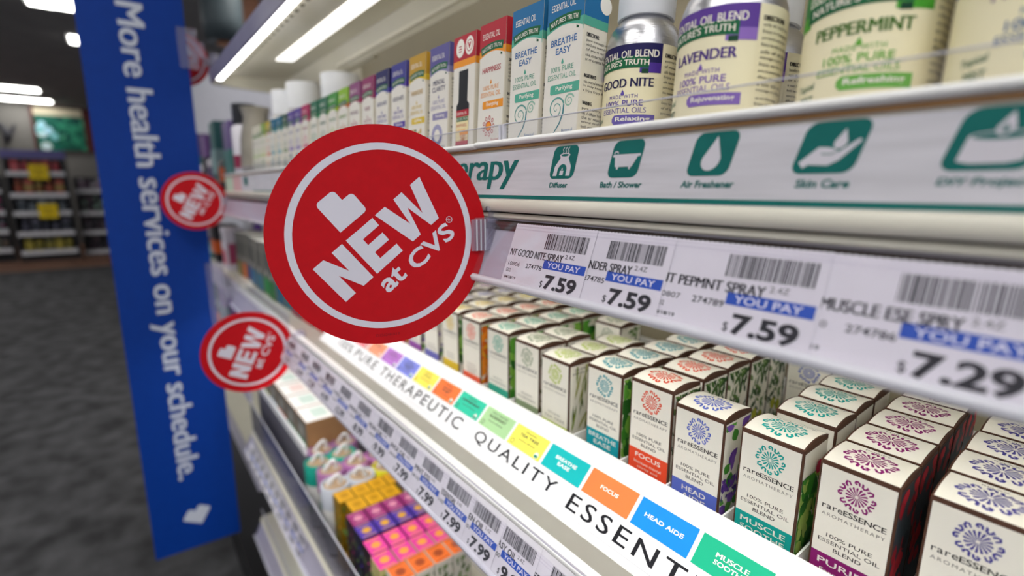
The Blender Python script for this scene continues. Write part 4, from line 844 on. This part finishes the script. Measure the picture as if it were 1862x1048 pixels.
ROWS = [(1.500, .465, 'd8a020', 4, 'farther yellow', '8a6a10', 'b8860f'), (1.430, .482, 'd8a020', 3, 'nearer yellow', '8a6a10', 'b8860f'), (1.360, .459, '96306e', 4, 'plum', '301a28', 'd890a8'), (1.291, .458, '5038a0', 4, 'violet', '1a1830', 'd8a038'), (1.215, .455, 'e0409a', 4, 'farther pink', '2a1a24', 'f0a040'), (1.146, .451, 'e0409a', 4, 'nearer pink', 'b8b070', 'f0a040'), (1.078, .466, 'ea7434', 4, 'orange', 'c8c4b8', 'a04a28')]
for (qx, qy, c, n, lab, sidec, dot) in ROWS:
    first = None; hh = -K - ZS
    for j in range(n):
        loc = (-qx * K - .083, (qy + .057 * j) * K - .066, ZS); l = 'little %s-topped wrapped box, %s from the fence in its row' % (lab, NTH[j])
        if first: dup(first, loc, l); continue
        b = MB(); b.box(0, .166, 0, .132, 0, hh, ink(sidec), .004); Ft = plane((0, 0, hh), (1, 0, 0), (0, 1, 0)); M = ink(c); b.rect(Ft, .002, .002, .164, .130, .0006, M)
        b.disc(Ft, .083, .066, .030, .0014, ink(dot)); b.rect(Ft, .014, .02, .022, .112, .0012, ink(dot)); b.rect(Ft, .144, .02, .152, .112, .0012, ink(dot)); b.ring(Ft, .083, .066, .034, .037, .0014, ink(dot))
        Fr = plane((0, -.0004, 0), (1, 0, 0), (0, 0, 1)); Fs = plane((.1664, 0, 0), (0, 1, 0), (0, 0, 1)); b.rect(Fr, .004, .004, .162, hh * .30, .0004, M); b.rect(Fs, .004, .004, .128, hh * .30, .0004, M)
        b.leaves(Fs, .006, hh * .35, .126, hh - .04, 22, [ink('5a7a38'), ink('7a9a50'), ink('3f5a2a')], .0006, .08, .012, (30, 150), 3); b.leaves(Fr, .006, hh * .35, .16, hh - .08, 18, [ink('5a7a38'), ink('7a9a50'), ink(c)], .0006, .08, .012, (30, 150), 4)
        first = tag(b.build('little_box', loc=loc), l, 'box', 'little bright boxes on the low shelf')
first = None
for j in range(3):   # next orange run, half hidden below the rail
    loc = (-2.30, 1.40 + .14 * j, ZS); l = 'orange-footed herb box below the lower rail, %s from the fence' % NTH[j]
    if first: dup(first, loc, l); continue
    hh = .52; b = MB(); b.box(0, .17, 0, .132, 0, hh, BLACKP, .004); Fs = plane((.1704, 0, 0), (0, 1, 0), (0, 0, 1)); b.rect(Fs, .004, .14, .128, hh - .01, .0003, ink('c8c4b8')); b.rect(Fs, .004, .004, .128, .14, .0004, ink('e2622a')); b.rect(plane((0, -.0004, 0), (1, 0, 0), (0, 0, 1)), .004, .004, .166, .12, .0004, ink('e2622a'))
    b.rect(plane((0, 0, hh), (1, 0, 0), (0, 1, 0)), .002, .002, .168, .13, .0006, ink('ea7434')); b.leaves(Fs, .006, .16, .126, hh - .05, 26, [ink('5a7a38'), ink('7a9a50'), ink('3f5a2a')], .0006, .08, .008, (30, 150), 3)
    first = tag(b.build('little_box', loc=loc), l, 'box', 'orange-footed boxes below the lower rail')
# lowest visible shelf with a teal tub
ZL = -4.35
T = thing('shelf', (0, 0, 0), 'lowest shelf edge seen at the bottom beside the banner', 'shelf')
b = MB(); b.box(XL + .05, XR, .98, YB, ZL - .09, ZL, ENAMEL); b.build('shelf_board', T); price_rail(T, XL + .05, XR, .965, ZL - .06, math.radians(25), .2)
T = thing('clear_fence', (-3.4, .985, ZL), 'clear acrylic fence along the lowest shelf', 'fence', 'clear shelf fences')
b = MB(); b.box(-3.3, 3.3, -.004, .004, 0, .13, CLEAR); b.build('panel', T); b = MB(); b.box(-3.3, 3.3, -.004, .004, .13, .138, EDGE); b.build('top_edge', T)
for i, (x, y) in enumerate(((-5.0, 1.3), (-5.45, 1.32), (-5.9, 1.3), (-6.35, 1.3))):
    T = thing('tub', (x, y, ZL), 'round tub with %s lid on the lowest shelf' % ['teal', 'white', 'grey', 'lilac'][i], 'tub', 'tubs on the lowest shelf'); b = MB(); b.lathe([(.17, 0), (.18, .02), (.18, .28)], ink(['58b8b8', 'c8c8cc', '8a8a90', 'a898b8'][i]), n=28); b.build('body', T)
    b = MB(); b.lathe([(.19, .28), (.19, .38), (.17, .40)], ink(['2aa8a0', 'dcdce0', 'a8a8b0', 'c0b0d0'][i]), n=28); b.build('lid', T)

# ------------------------------------------------------------------ next bay beyond the shelf end
T = thing('shelving_bay', (0, 0, 0), 'neighbouring shelving bay beyond the blue banner', 'shelving unit'); X0, X1 = -14.5, -6.86
b = MB(); b.box(X0, X1, YB, YB + .1, FLOOR, .9, ENAMEL); b.build('back_panel', T); b = MB(); b.box(X0, X1, 1.0, YB, FLOOR, FLOOR + .8, BLACKP); b.build('base_deck', T)
for z in (-.05, -1.2, -2.5, -3.8):
    b = MB(); b.box(X0, X1, 1.05, YB, z - .09, z, ENAMEL); b.box(X0, X1, 1.0, 1.05, z - .25, z + .01, LAV); b.build('shelf_board', T)
NB = [['6a5a88', '4a7a78'], ['1c1a1e', 'c85a28'], ['3a6a6a', '88a8a8'], ['a8a0a8', '5a4a68'], ['7a5a90', '3a3a44'], ['c8c4c8', '8a4a70']]
for li, z in enumerate((-.05, -1.2, -2.5)):
    for i in range(9):
        x = (-9.4 if li == 1 else -7.25) - i * .52; c1, c2 = NB[(i + li) % 6]; h_ = ([.85, .62, .95, .7] if li != 1 else [.5, .6, .45, .55])[(i + li) % 4]
        T = thing('package', (x, 1.3, z), '%s package, %s from the banner on the %s shelf of the next bay' % (['mauve', 'black and orange', 'teal', 'pale', 'violet', 'white'][(i + li) % 6], NTH[i], ['upper', 'middle', 'low'][li]), 'product', 'goods in the next bay')
        b = package(c1, c2, .42, .35, h_, 'bottle' if i % 2 else 'box'); b.build('carton' if i % 2 == 0 else 'body', T)
